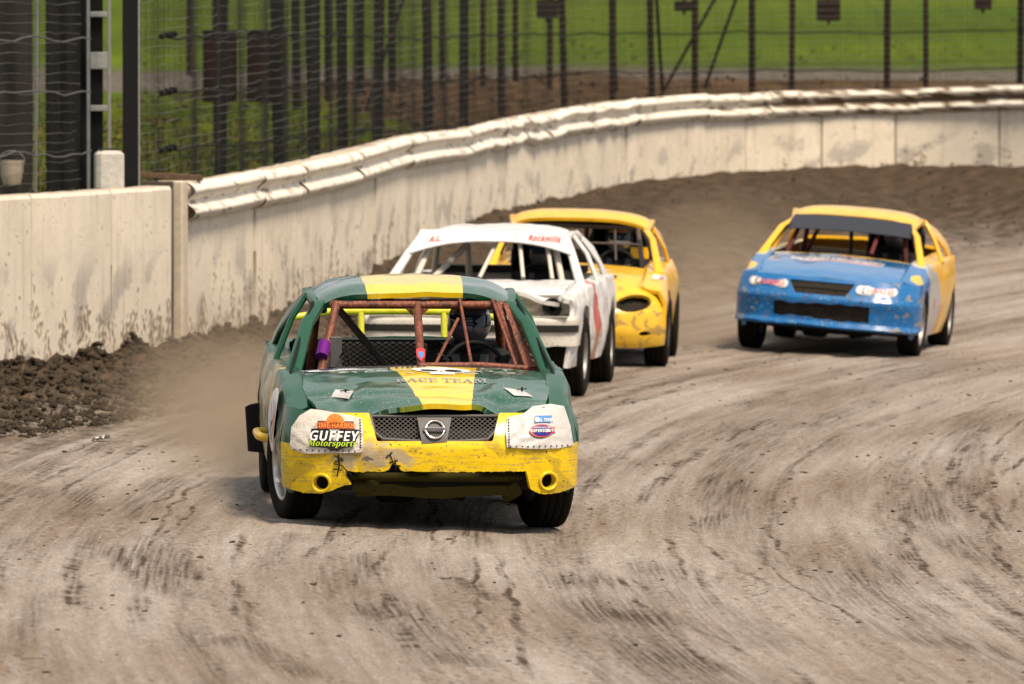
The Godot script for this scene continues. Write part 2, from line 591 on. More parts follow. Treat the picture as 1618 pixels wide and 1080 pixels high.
func groove(x: float, d: float) -> float:   # distance from the inside, across the line the cars take
	return x - 0.0045 * (d - 41.0) * (d - 41.0)
func bank(x: float, d: float) -> float:
	var r := groove(x, d)
	var e := -0.045 * (minf(r, 1.5) + 0.8)
	if d > 72.0: e += 0.62 * pow((d - 72.0) / 22.0, 1.3)
	return e
const BERM_TOP := [20.0, 0.25, 28.0, 0.27, 33.0, 0.27, 38.0, 0.33, 42.0, 0.376, 47.5, 0.58, 53.0, 0.84, 56.0, 1.04, 60.0, 1.12, 63.0, 1.18, 66.0, 1.29, 69.0, 1.37, 71.0, 1.43, 72.5, 1.455, 74.0, 1.46, 90.0, 1.46]
const BERM_WIDE := [20.0, 2.2, 34.0, 2.2, 40.0, 1.7, 50.0, 2.2, 60.0, 3.6, 70.0, 6.0, 90.0, 6.0]
func elev(x: float, d: float) -> float:
	var e := bank(x, d)
	var w := wall_dist(x, d)
	var wide := lut(BERM_WIDE, w.y)
	if w.x < wide:
		var s := 1.0 - smoothstep(-0.1, wide, maxf(w.x, 0.0))
		var k := pow(s, 1.15)
		e = lerpf(e, lut(BERM_TOP, w.y), k)
		e += k * (1.0 - 0.65 * smoothstep(46.0, 58.0, w.y)) * (0.10 * nz.get_noise_2d(x * 2.1, d * 1.1) + 0.06 * nz.get_noise_2d(x * 6.0 + 9.0, d * 3.0) + 0.035 * nz.get_noise_2d(x * 15.0, d * 9.0))
	var r := groove(x, d)   # shallow ruts along the line of travel
	return e + 0.004 * nz.get_noise_2d(x * 5.0, d * 2.0) + 0.013 * nz.get_noise_2d(r * 3.2, d * 0.10) + 0.007 * nz.get_noise_2d(r * 7.5 + 20.0, d * 0.2)

# tyre marks and damp bands on the track: width, strength, [groove, d, ...]
const MARKS := [
	[0.16, 0.9, [-2.06, 39.7, -1.92, 37.7, -1.79, 36.3, -1.65, 35.0]], [0.12, 0.9, [-1.95, 40.5, -1.79, 38.7, -1.67, 37.3, -1.57, 36.5]],
	[0.05, 0.8, [-2.21, 38.6, -2.2, 36.7, -2.18, 34.9, -2.15, 34.2]], [0.22, 0.9, [-0.77, 36.1, -0.68, 34.4, -0.62, 32.9, -0.65, 31.4]],
	[0.3, 1, [0.28, 39.2, 0.36, 36.6, 0.37, 34.3, 0.38, 32.4, 0.4, 29.2]], [0.12, 0.7, [0.41, 37.3, 0.51, 35.0, 0.49, 32.8]],
	[0.03, 0.9, [2.28, 46.2, 2.25, 43.3, 2.17, 40.7, 2.09, 38.0]], [0.03, 0.9, [2.76, 45.3, 2.7, 43.0, 2.6, 40.4, 2.53, 38.1]],
	[0.18, 0.55, [0.66, 66.0, 1.11, 61.7, 1.17, 57.1, 1.13, 53.0, 1.16, 47.5, 1.0, 42.0]], [0.1, 0.8, [1.23, 49.0, 1.2, 45.4, 1.04, 42.3]],
	[0.25, 0.5, [1.74, 41.8, 1.65, 38.1, 1.66, 35.4, 1.77, 33.8]], [0.06, 0.6, [0.18, 56.6, 0.27, 52.2, 0.33, 47.6, 0.32, 45.3]],
	[0.05, 0.7, [0.76, 53.1, 0.75, 48.7, 0.65, 44.9]], [0.3, 0.45, [0.35, 70.4, 0.68, 64.6, 0.79, 58.4, 0.77, 51.3]],
	[0.08, 0.5, [-2.22, 46.5, -2.18, 42.6, -2.19, 39.6, -2.2, 37.0]], [0.05, 0.4, [-2.2, 45.4, -2.27, 41.3, -2.35, 37.9]],
	[0.06, 0.7, [-0.39, 38.0, -0.28, 37.3, -0.17, 36.0]], [0.1, 0.6, [-1.12, 41.0, -1.22, 39.2, -1.27, 37.6]],
	[0.2, 0.5, [0.62, 59.4, 0.97, 53.3, 1.14, 48.3, 1.25, 44.1, 1.32, 40.5]], [0.15, 0.6, [2.1, 60.3, 2.63, 51.9, 2.66, 46.3]],
	[0.14, 0.6, [-1.55, 33.1, -1.4, 32.0, -1.28, 30.5]], [0.25, 0.5, [-3.07, 44.6, -2.74, 43.5, -2.45, 42.4]],
	[0.2, 0.5, [0.7, 40.1, 0.77, 37.6, 0.87, 35.4, 0.96, 33.1]], [0.3, 0.4, [-0.83, 39.5, -0.84, 37.4, -0.77, 35.2]],
]
const TR0 := -11.0
const TR1 := 7.0
const TD0 := 26.0
const TD1 := 98.0

func track_texture() -> ImageTexture:
	var w := 2048
	var h := 1024
	var mark := PackedFloat32Array()
	mark.resize(w * h)
	var lo := []
	for m in MARKS: lo.append(m)
	for k in 190:   # many faint passes of tyres along the groove
		var r0 := rng.randf_range(-4.2, 3.4)
		var d0 := rng.randf_range(26.0, 80.0)
		var ln := rng.randf_range(3.0, 14.0)
		var bend := rng.randf_range(-0.25, 0.25)
		lo.append([rng.randf_range(0.02, 0.13), rng.randf_range(0.15, 0.75), [r0, d0 + ln, r0 + bend * 0.3, d0 + ln * 0.5, r0 + bend, d0]])
	for k in 46:   # thin broken beads of dirt left by tyre edges
		var r0 := rng.randf_range(-3.4, 3.3)
		var d0 := rng.randf_range(30.0, 62.0)
		var ln := rng.randf_range(3.0, 13.0)
		var bend := rng.randf_range(-0.35, 0.35)
		lo.append([rng.randf_range(0.014, 0.030), rng.randf_range(0.5, 1.0), [r0, d0 + ln, r0 + bend * 0.25, d0 + ln * 0.5, r0 + bend, d0]])
	for m in lo:
		var q: Array = m[2]
		var wid: float = m[0]
		var n := q.size() / 2
		for j in n - 1:
			var a := Vector2(q[2 * j], q[2 * j + 1])
			var b := Vector2(q[2 * j + 2], q[2 * j + 3])
			var y0 := int((minf(a.y, b.y) - TD0) / (TD1 - TD0) * h)
			var y1 := int((maxf(a.y, b.y) - TD0) / (TD1 - TD0) * h)
			for y in range(maxi(y0, 0), mini(y1, h - 1) + 1):
				var d := TD0 + (y + 0.5) / h * (TD1 - TD0)
				var t := clampf((d - a.y) / (b.y - a.y), 0.0, 1.0)
				var r := lerpf(a.x, b.x, t) + 0.03 * nz.get_noise_2d(d * 0.9, wid * 90.0)
				var gt := (float(j) + t) / (n - 1)
				var fade := smoothstep(0.0, 0.15, gt) * (1.0 - smoothstep(0.85, 1.0, gt)) * (0.70 + 0.5 * nz.get_noise_2d(d * 0.4, r * 3.0 + wid * 50.0))
				var x0 := int((r - wid * 1.6 - TR0) / (TR1 - TR0) * w)
				var x1 := int((r + wid * 1.6 - TR0) / (TR1 - TR0) * w)
				for x in range(maxi(x0, 0), mini(x1, w - 1) + 1):
					var rr := TR0 + (x + 0.5) / w * (TR1 - TR0)
					var s := (rr - r) / wid
					var v: float = 1.35 * m[1] * fade * exp(-s * s * s * s * 1.6) * (0.72 + 0.55 * nz.get_noise_2d(rr * 30.0, d * 0.55) + 0.25 * nz.get_noise_2d(rr * 40.0, d * 4.0))
					if wid > 0.06: v *= 0.74 + 0.12 * sin(rr * 210.0 + 5.0 * nz.get_noise_2d(d * 0.3, rr * 2.0)) + 0.3 * nz.get_noise_2d(rr * 55.0, d * 0.7)
					if wid < 0.07: v *= 1.0 + 0.8 * nz.get_noise_2d(d * 5.5, wid * 300.0)
					if v > mark[y * w + x]: mark[y * w + x] = v
	var data := PackedByteArray()
	data.resize(w * h * 3)
	for y in h:
		var d := TD0 + (y + 0.5) / h * (TD1 - TD0)
		var shift := 0.0045 * (d - 41.0) * (d - 41.0)
		for x in w:
			var r := TR0 + (x + 0.5) / w * (TR1 - TR0)
			var xx := r + shift
			var big := nz.get_noise_2d(r * 0.55, d * 0.14)
			var s1 := nz.get_noise_2d(r * 2.6 + 40.0, d * 0.13)
			var s2 := nz.get_noise_2d(r * 11.0, d * 0.33)
			var s3 := nz.get_noise_2d(r * 31.0, d * 0.9)
			var fl := nz.get_noise_2d(r * 19.0 + 70.0, d * 7.5)
			var grain := float(hash(x * 7919 + y * 104729) & 255) / 255.0 - 0.5
			var f2 := nz.get_noise_2d(r * 4.5, d * 2.4 + 30.0)
			var brown := clampf(0.42 + 0.24 * s1 + 0.36 * big + 0.20 * s2 + 0.22 * s3, 0.0, 1.0)
			var cr := lerpf(0.405, 0.215, brown)
			var cg := lerpf(0.360, 0.160, brown)
			var cb := lerpf(0.330, 0.118, brown)
			var g := 1.0 + 0.09 * s3 + 0.09 * f2 + 0.22 * grain
			if fl > 0.34: g *= 1.0 - 0.62 * smoothstep(0.34, 0.60, fl) * clampf(0.12 + 1.0 * f2 + 0.9 * s1, 0.0, 0.8)
			elif fl < -0.55: g *= 1.15
			var mk := clampf(mark[y * w + x], 0.0, 1.0)
			cr = lerpf(cr, 0.070, mk); cg = lerpf(cg, 0.044, mk); cb = lerpf(cb, 0.027, mk)
			if d > 45.0 or xx < -1.5:
				var wd := wall_dist(xx, d)
				var wide := lut(BERM_WIDE, wd.y) * 1.15
				if wd.x < wide:
					var k := 1.0 - smoothstep(0.45 * wide, wide, wd.x + 0.55 * f2 + 0.3 * fl + 0.5 * s2)
					cr = lerpf(cr, 0.072 + 0.025 * f2, k); cg = lerpf(cg, 0.048 + 0.016 * f2, k); cb = lerpf(cb, 0.028 + 0.01 * f2, k)
			var o := (y * w + x) * 3
			data[o] = clampi(int(pow(cr * g, 0.4545) * 255.0), 0, 255)
			data[o + 1] = clampi(int(pow(cg * g, 0.4545) * 255.0), 0, 255)
			data[o + 2] = clampi(int(pow(cb * g, 0.4545) * 255.0), 0, 255)
	return ImageTexture.create_from_image(Image.create_from_data(w, h, false, Image.FORMAT_RGB8, data))

const OUT_E := [10.0, 1.15, 50.0, 1.3, 60.0, 1.38, 75.0, 1.72, 95.0, 2.34, 105.0, 2.66, 130.0, 4.15, 200.0, 6.4, 460.0, 12.0]
func outfield_y(p: Vector3, arc: float, w: float) -> float:
	var d := -p.z
	var near := on_wall(arc, 0, 0).y - 0.24
	var e := lerpf(near, lut(OUT_E, d), smoothstep(0.3, 4.5, w))
	var mound := smoothstep(55.0, 60.0, arc) * (1.0 - smoothstep(70.5, 74.0, arc))
	e += mound * 0.24 * smoothstep(0.1, 2.0, w) * (1.0 - smoothstep(3.0, 7.0, w)) * (1.0 + 0.5 * nz.get_noise_2d(p.x * 0.9, d * 0.5))
	e += 0.06 * smoothstep(0.2, 1.0, w) * (nz.get_noise_2d(p.x * 1.6, d * 1.6) + 0.5 * nz.get_noise_2d(p.x * 5.0, d * 5.0))
	return e

func build_setting() -> void:
	wall_line()
	distance_grid()
	# --- track
	var tm := mat(Color(1, 1, 1), 0.92)
	tm.albedo_texture = track_texture()
	tm.detail_enabled = true
	tm.detail_blend_mode = BaseMaterial3D.BLEND_MODE_MUL
	tm.detail_albedo = tex.fine
	tm.heightmap_enabled = true
	tm.heightmap_texture = tm.albedo_texture
	tm.heightmap_scale = 2.0
	tm.detail_uv_layer = BaseMaterial3D.DETAIL_UV_2
	tm.uv2_triplanar = true
	tm.uv2_world_triplanar = true
	tm.uv2_scale = Vector3(3.1, 3.1, 1.3)
	tm.metallic_specular = 0.3
	tm.albedo_color = Color(1.0, 1.0, 1.0)
	var mb := MB.new()
	surf(mb, func(u, v):
		var d := lerpf(20.0, 98.0, v)
		var x := lerpf(TR0, TR1, u) + 0.0045 * (d - 41.0) * (d - 41.0)
		return Vector3(x, elev(x, d), -d), 270, 390,
		func(p, _u, _v): return wall_dist(p.x, -p.z).x + 0.12, 0.0,
		func(p, u, _v): return Vector2(u, (-p.z - TD0) / (TD1 - TD0)))
	tag(put(mb, "track", tm), "pale packed dirt race track with tyre marks curving below the wall", "track", "", "structure")
	# --- infield and apron: one large sheet below the track that runs out in every direction
	mb = MB.new()
	surf(mb, func(u, v): return Vector3(lerpf(-500, 500, u), -0.75, lerpf(300, -500, v)), 12, 12)
	tag(put(mb, "ground", tri_tex(mat(Color(0.22, 0.17, 0.125), 0.95), tex.soil, 0.3, true)), "bare brown earth round the race track", "ground", "", "structure")
	# --- outfield: soil behind the wall, a gravel lane, then a grass bank
	mb = MB.new()
	var rows := []
	for k in 74: rows.append(0.16 + 0.28 * k + 0.0000205 * pow(k, 3.86))
	var arcs := []
	for k in 250: arcs.append(-2.0 + 94.0 * k / 249.0)
	surf(mb, func(u, v):
		var arc: float = arcs[int(round(u * 249))]
		var w: float = rows[int(round(v * 73))]
		var p := on_wall(arc, w, 0)
		p.y = outfield_y(p, arc, w)
		return p, 249, 73, null, 0.0,
		func(p, _u, _v): return Vector2(p.x, p.z), false,
		func(p):
			var d: float = -p.z
			var j := nz.get_noise_2d(p.x * 0.8, d * 0.5)
			var j2 := nz.get_noise_2d(p.x * 3.0, d * 1.2 + 5.0)
			var wd := wall_dist(p.x, d) if d < 105.0 and absf(p.x) < 13.5 else Vector2(-99, 80)
			var w := -wd.x
			var grass := Color(0.066, 0.118, 0.004).lerp(Color(0.10, 0.145, 0.005), clampf(0.5 + j, 0, 1)).lerp(Color(0.12, 0.11, 0.012), clampf(0.7 - (d - 70.0) / 26.0, 0.0, 0.7) * clampf(0.7 + j2, 0.0, 1.0))
			grass = grass * (1.0 + 0.35 * nz.get_noise_2d(p.x * 0.35 + 8.0, d * 0.09) + 0.2 * j2)
			var soil := Color(0.105, 0.066, 0.036) * (1.0 + 0.4 * j2)
			var lane := Color(0.15, 0.135, 0.12) * (1.0 + 0.15 * j2)
			var c := grass
			c = c.lerp(lane, smoothstep(95.0, 96.2, d + j) * (1.0 - smoothstep(104.5, 106.0, d + j)))
			var dirt_to := lerpf(0.8, 5.5, smoothstep(57.0, 67.0, wd.y))
			return c.lerp(soil, 1.0 - smoothstep(dirt_to * 0.75, dirt_to, w + 0.8 * j + 0.6 * j2)))
	var om := tri_tex(mat(Color(1.25, 1.25, 1.25), 0.95), tex.soil, 0.8, true)
	om.vertex_color_use_as_albedo = true
	om.metallic_specular = 0.2
	tag(put(mb, "terrain", om), "green grass bank with a gravel lane beyond the catch fence", "terrain", "", "structure")
	build_wall()
	build_fence()
	build_roadside()
	build_grass_and_soil()

func wall_texture() -> ImageTexture:   # cream paint on concrete: stains, scuffs, cracks, thrown mud low down
	var w := 2048
	var h := 256
	var d := PackedByteArray()
	d.resize(w * h * 3)
	for y in h:
		var v := float(y) / h * 1.7            # metres below the top
		for x in w:
			var u := float(x) / w * 52.0       # metres along
			var n1 := nz.get_noise_2d(u * 0.7, v * 0.8)
			var n2 := nz.get_noise_2d(u * 3.2, v * 2.2 + 20.0)
			var n3 := nz.get_noise_2d(u * 14.0, v * 12.0)
			var st := nz.get_noise_2d(u * 9.0 + 50.0, v * 0.7)
			var cr := 0.67 + 0.05 * n1
			var cg := 0.61 + 0.045 * n1
			var cb := 0.52 + 0.04 * n1
			var g := 1.0 + 0.06 * n2 + 0.05 * n3
			if st > 0.42: g *= 1.0 - 0.14 * smoothstep(0.42, 0.8, st)
			var sc := nz.get_noise_2d(u * 1.4 + v * 0.8 + 90.0, v * 1.7)
			var scuff := smoothstep(0.30, 0.60, sc + 0.35 * n2 + 0.25 * n3) * smoothstep(0.35, 0.8, v) * 0.5   # grey tyre rub
			cr = lerpf(cr, 0.20, scuff); cg = lerpf(cg, 0.19, scuff); cb = lerpf(cb, 0.19, scuff)
			var mud := smoothstep(0.08, 0.4, n2 * 0.6 + n3 * 0.6 + (v - 1.12) * 1.4)
			cr = lerpf(cr, 0.20, mud * 0.85); cg = lerpf(cg, 0.145, mud * 0.85); cb = lerpf(cb, 0.10, mud * 0.85)
			if n3 > 0.74 and n2 > 0.25: g *= 0.5
			var crack := absf(nz.get_noise_2d(u * 1.1 + 33.0, v * 1.3 + 0.4 * n2))
			if crack < 0.006: g *= 0.72
			var o := (y * w + x) * 3
			d[o] = clampi(int(pow(cr * g, 0.4545) * 255.0), 0, 255)
			d[o + 1] = clampi(int(pow(cg * g, 0.4545) * 255.0), 0, 255)
			d[o + 2] = clampi(int(pow(cb * g, 0.4545) * 255.0), 0, 255)
	return ImageTexture.create_from_image(Image.create_from_data(w, h, false, Image.FORMAT_RGB8, d))

func build_wall() -> void:
	var cm := mat(Color(1, 1, 1), 0.8)
	cm.albedo_texture = wall_texture()
	cm.heightmap_enabled = true
	cm.heightmap_texture = cm.albedo_texture
	cm.heightmap_scale = 0.5
	var wall := base("concrete_wall", on_wall(37, 0, -1.6))
	tag(wall, "long cream painted concrete wall of cast panels curving round the turn", "wall")
	var runs := [[24.0, 29.5, 34.17, 36.41, 38.29], [38.67, 41.66, 44.0, 46.34, 49.53, 52.63, 56.2, 59.17, 62.45, 64.06, 66.2, 68.34, 69.92, 71.39, 72.44, 73.75, 75.0, 77.0, 79.5, 82.0]]
	for run in runs:
		for j in run.size() - 1:
			var a0: float = run[j] + 0.010
			var a1: float = run[j + 1] - 0.010
			var proud := rng.randf_range(-0.012, 0.012)
			var lean := rng.randf_range(-0.012, 0.012)
			var chip := rng.randf_range(0, 40)
			var n := maxi(3, int((a1 - a0) / 0.22))
			# section from foot of the front face over the top to the back
			var prof := [[0.0, -2.2], [0.0, -1.7], [0.0, -1.3], [0.0, -0.9], [0.0, -0.5], [0.0, -0.2], [0.0, -0.03], [0.018, 0.0], [0.17, 0.004], [0.20, -0.02], [0.20, -0.5]]
			mb_panel(wall, cm, a0, a1, n, prof, proud, lean, chip)
	# rusty steel edge where the two runs of wall meet
	var mb := MB.new()
	var bs := wall_basis(38.45)
	cbox(mb, on_wall(38.36, 0.14, -0.82) - wall.position, Vector3(0.035, 1.7, 0.24), bs)
	put(mb, "steel_edge", M.cage_dark, wall)
	mb = MB.new()
	cbox(mb, on_wall(38.53, 0.07, -0.80) - wall.position, Vector3(0.20, 1.66, 0.22), bs, 0.012)
	put(mb, "end_post", tri_tex(mat(Color(0.56, 0.50, 0.41), 0.8), tex.mild, 1.0), wall)
	# --- guardrail: W-section steel beams bolted along the top of the wall, painted white
	var rail := base("guardrail", on_wall(39, -0.05, -0.3))
	tag(rail, "dented white painted steel guardrail along the top of the wall", "guardrail")
	var cuts := [38.63, 41.6, 44.0, 47.98, 51.57, 55.97, 58.63, 60.3, 61.72, 64.2, 66.45, 68.79, 70.35, 71.71, 72.72, 73.61, 74.78, 78.0, 82.0]
	var W := [[0.012, 0.0], [0.03, -0.006], [0.062, -0.03], [0.080, -0.052], [0.084, -0.07], [0.076, -0.092], [0.03, -0.128], [0.012, -0.145], [0.012, -0.167], [0.03, -0.184], [0.076, -0.22], [0.084, -0.242], [0.080, -0.26], [0.062, -0.282], [0.03, -0.306], [0.012, -0.312]]
	for j in cuts.size() - 1:
		var a0: float = cuts[j]
		var a1: float = cuts[j + 1] + 0.06     # sections overlap at the joints
		var n := maxi(6, int((a1 - a0) / 0.09))
		var tilt := rng.randf_range(-0.02, 0.02)
		var crush := 0.07 + 1.15 * smoothstep(54.0, 57.0, a0) * (1.0 - smoothstep(64.0, 67.0, a0))
		var rowsr := []
		var mudc := PackedColorArray()
		for k in n + 1:
			var arc := lerpf(a0, a1, float(k) / n)
			var ring := []
			for q in W.size():
				var dep: float = W[q][0]
				var y: float = W[q][1]
				var dn := nz.get_noise_2d(arc * 0.9, 7.0) * 0.026 * crush + nz.get_noise_2d(arc * 2.7, y * 3.0) * 0.017 * crush
				var up := nz.get_noise_2d(arc * 0.7 + 60.0, 2.0) * 0.030 * crush
				var lap := 0.014 * (1.0 - float(k) / n)
				ring.append(on_wall(arc, -dep * (1.0 - 0.25 * maxf(0.0, nz.get_noise_2d(arc * 1.9, 33.0)) * crush) - lap - 0.006 + dn, y + up + 0.012 + tilt * (arc - a0) / (a1 - a0)) - rail.position)
				var mudf := smoothstep(69.0, 71.2, arc + 1.6 * nz.get_noise_2d(arc * 3.0, y * 10.0))
				var wet := nz.get_noise_2d(arc * 9.0, y * 26.0) + 0.6 * nz.get_noise_2d(arc * 2.0, y * 9.0 + 4.0)
				var web := 1.0 - smoothstep(0.02, 0.075, dep)
				var mud := smoothstep(0.0, 0.35, wet * 0.7 - 0.1 + 0.85 * mudf * (0.16 + web) - 0.25 * (1.0 - mudf))
				mudc.append(Color(0.82, 0.78, 0.71).lerp(Color(0.11, 0.072, 0.043), mud))
			rowsr.append(ring)
		var rb := MB.new()
		rings(rb, rowsr, false, false)
		rb.c = mudc
		var rm: StandardMaterial3D = M.get("rail")
		if rm == null:
			rm = tri_tex(mat(Color(1.08, 1.08, 1.08), 0.5), tex.mild, 2.0, true)
			rm.vertex_color_use_as_albedo = true
			M.rail = rm
		var sec := put(rb, "rail_section", rm, rail)
		for q in 3:
			var bolt := MB.new()
			var c := on_wall(a0 + 0.12 + 0.06 * q, -0.035, -0.155) - rail.position
			cbox(bolt, c, Vector3(0.028, 0.028, 0.02), wall_basis(a0), 0.007)
			put(bolt, "bolt", M.steel, sec)

func mb_panel(wall: Node3D, cm: Material, a0: float, a1: float, n: int, prof: Array, proud: float, lean: float, chip: float) -> void:
	var rowsp := []
	var uvs := PackedVector2Array()
	for k in n + 1:
		var arc := lerpf(a0, a1, float(k) / n)
		var e := minf(arc - a0, a1 - arc)
		var round_in := 0.012 * (1.0 - smoothstep(0.0, 0.02, e))
		var ring := []
		for q in prof:
			var nick := 0.012 * maxf(0.0, nz.get_noise_2d(arc * 5.0 + chip, 3.0)) if q[1] > -0.04 and q[1] < 0.01 else 0.0
			ring.append(on_wall(arc, q[0] + proud + lean * q[1] * 0.5 + round_in, q[1] - nick - 0.006 * maxf(0.0, nz.get_noise_2d(arc * 1.2, chip))) - wall.position)
			uvs.append(Vector2((arc - 26.0) / 52.0, clampf(-q[1] / 1.7, 0.0, 0.999)))
		rowsp.append(ring)
	var mb := MB.new()
	var k0 := mb.v.size()
	# flat across the section, smooth along it
	for j in prof.size() - 1:
		var s := mb.v.size()
		for k in n + 1:
			var along: Vector3 = rowsp[mini(k + 1, n)][j] - rowsp[maxi(k - 1, 0)][j]
			var nn: Vector3 = along.cross(rowsp[k][j + 1] - rowsp[k][j]).normalized()
			if j < 6 and nn.dot(on_wall(lerpf(a0, a1, 0.5), -1, 0) - on_wall(lerpf(a0, a1, 0.5), 0, 0)) < 0: nn = -nn
			if j >= 6 and j < 9 and nn.y < 0: nn = -nn
			for q in 2: mb.add(rowsp[k][j + q], nn, uvs[k * prof.size() + j + q])
		for k in n:
			mb.tri(s + 2 * k, s + 2 * k + 1, s + 2 * k + 3)
			mb.tri(s + 2 * k, s + 2 * k + 3, s + 2 * k + 2)
	for k in [0, n]:
		mb.face([rowsp[k][0], rowsp[k][6], rowsp[k][7], rowsp[k][8], rowsp[k][9], rowsp[k][10]], rowsp[n / 2][4])
	put(mb, "panel", cm, wall)

func fence_post(parent: Node3D, foot: Vector3, top: Vector3, w: float, m: Material, pipe := false) -> void:
	var mb := MB.new()
	if pipe:
		tube(mb, [foot, top], w * 0.5, 10)
	else:
		var z := (top - foot).normalized()
		var x := Vector3.RIGHT
		cbox(mb, (foot + top) * 0.5, Vector3(w, foot.distance_to(top), w), Basis(x, z, x.cross(z)), 0.008)
	put(mb, "post", m, parent)

func build_fence() -> void:
	M.post = tri_tex(mat(Color(0.010, 0.009, 0.009), 0.65), tex.mild, 1.0)
	M.post_brown = tri_tex(mat(Color(0.026, 0.018, 0.015), 0.7), tex.mild, 1.0)
	M.galv = tri_tex(mat(Color(0.40, 0.40, 0.41), 0.42, 0.6), tex.mild, 1.5)
	M.mesh_wire = mat(Color(0.035, 0.034, 0.034), 0.6, 0.2)
	M.mesh_level = mat(Color(0.17, 0.165, 0.165), 0.5, 0.3)
	var fence := base("catch_fence", on_wall(50, 0.9, -0.2))
	tag(fence, "tall black steel catch fence with wire mesh behind the wall", "fence")
	var o := fence.position
	for arc in [37.37, 45.6, 49.37, 51.67, 53.58, 55.94, 59.53, 61.7, 63.71, 66.68, 68.2, 69.25, 70.15, 71.1, 72.48, 73.69, 75.27]:
		var f := on_wall(arc, 0.92, -0.35) - o
		var lean := Vector3(rng.randf_range(-0.05, 0.03), 0, 0) * 2.0
		fence_post(fence, f, f + Vector3(0, 4.0, 0) + lean, 0.028 if arc < 38.0 else (0.105 if arc < 62.0 else 0.085), M.galv if arc < 38.0 else (M.post if arc < 62.0 else M.post_brown), arc > 62.0 or arc < 38.0)
	# second line of posts, and slanting braces
	for arc in [55.85, 60.67, 62.26, 63.77, 65.27, 67.03, 68.11, 68.91, 69.58, 72.12, 72.79]:
		var f := on_wall(arc, 2.6, -0.4) - o
		fence_post(fence, f, f + Vector3(rng.randf_range(-0.04, 0.04), 4.1, 0), 0.10 if arc < 66.0 else 0.075, M.post if arc < 66.0 else M.post_brown, true)
	for br in [[69.25, 69.95, 1.9], [69.25, 70.05, 1.5], [70.15, 70.75, 1.2], [71.1, 70.65, 1.25], [71.55, 71.2, 1.9], [61.7, 61.2, 1.6]]:
		var mb := MB.new()
		tube(mb, [on_wall(br[0], 1.5, br[2]) - o, on_wall(br[1], 2.0, -0.15) - o], 0.022, 8)
		put(mb, "brace", M.post_brown, fence)
	# welded wire: upright wires every 5.5 cm, level wires every 10 cm
	var wm := MB.new()
	var arc := 26.0
	while arc < 80.0:
		if not (arc > 38.35 and arc < 39.9):
			var j := 0.012 * nz.get_noise_2d(arc * 8.0, 1.0)
			tube(wm, [on_wall(arc + j, 0.80 + 0.03 * nz.get_noise_1d(arc), -0.18) - o, on_wall(arc + j * 2.0, 0.80 + 0.03 * nz.get_noise_1d(arc + 9.0), 3.2) - o], 0.0022, 3, false)
		arc += 0.042
	put(wm, "wire_mesh", M.mesh_wire, fence).set_meta("kind", "stuff")
	wm = MB.new()
	for k in 38:
		for seg in [[26.0, 38.3], [39.9, 80.0]]:
			var pts := []
			var n := int((seg[1] - seg[0]) / 0.35)
			for q in n + 1:
				var a := lerpf(seg[0], seg[1], float(q) / n)
				pts.append(on_wall(a, 0.796 + 0.05 * nz.get_noise_2d(a * 0.8, k * 0.2), -0.12 + 0.08 * k + 0.018 * nz.get_noise_2d(a * 1.4, k * 0.35)) - o)
			tube(wm, pts, 0.0023, 3, false)
	put(wm, "wire_mesh", M.mesh_level, fence).set_meta("kind", "stuff")
	# three slack cables with clamps next to the black post
	for k in 3:
		var y0: float = [1.18, 0.70, 0.21][k]
		var pts := []
		for q in 90:
			var a := 40.9 + q * 0.42
			pts.append(on_wall(a, 0.70, y0 - 0.018 * q * 0.35 + 0.03 * nz.get_noise_2d(a * 0.9, k * 3.0)) - o)
		var mb := MB.new()
		tube(mb, pts, 0.009, 6)
		put(mb, "cable", M.post, fence)
		for q in 4:
			mb = MB.new()
			cbox(mb, on_wall(41.0 + 0.16 * q, 0.69, y0 + 0.012 * (q % 2)) - o, Vector3(0.10, 0.05, 0.04), wall_basis(41.0).rotated(Vector3.UP, 0.3 * q), 0.012)
			put(mb, "clamp", M.black, fence)
	for k in 3:
		var pts := []
		for q in 40:
			var a := 27.0 + q * 0.29
			pts.append(on_wall(a, 0.70, [1.22, 0.80, 0.30][k] + 0.035 * nz.get_noise_2d(a * 1.1, k * 5.0) - 0.05 * absf(sin(a * 1.3))) - o)
		var mb := MB.new()
		tube(mb, pts, 0.008, 6)
		put(mb, "cable", M.gunmetal, fence)

func spot(px_x: float, d: float, y: float) -> Vector3:
	return Vector3(px_x * d, y, -d)

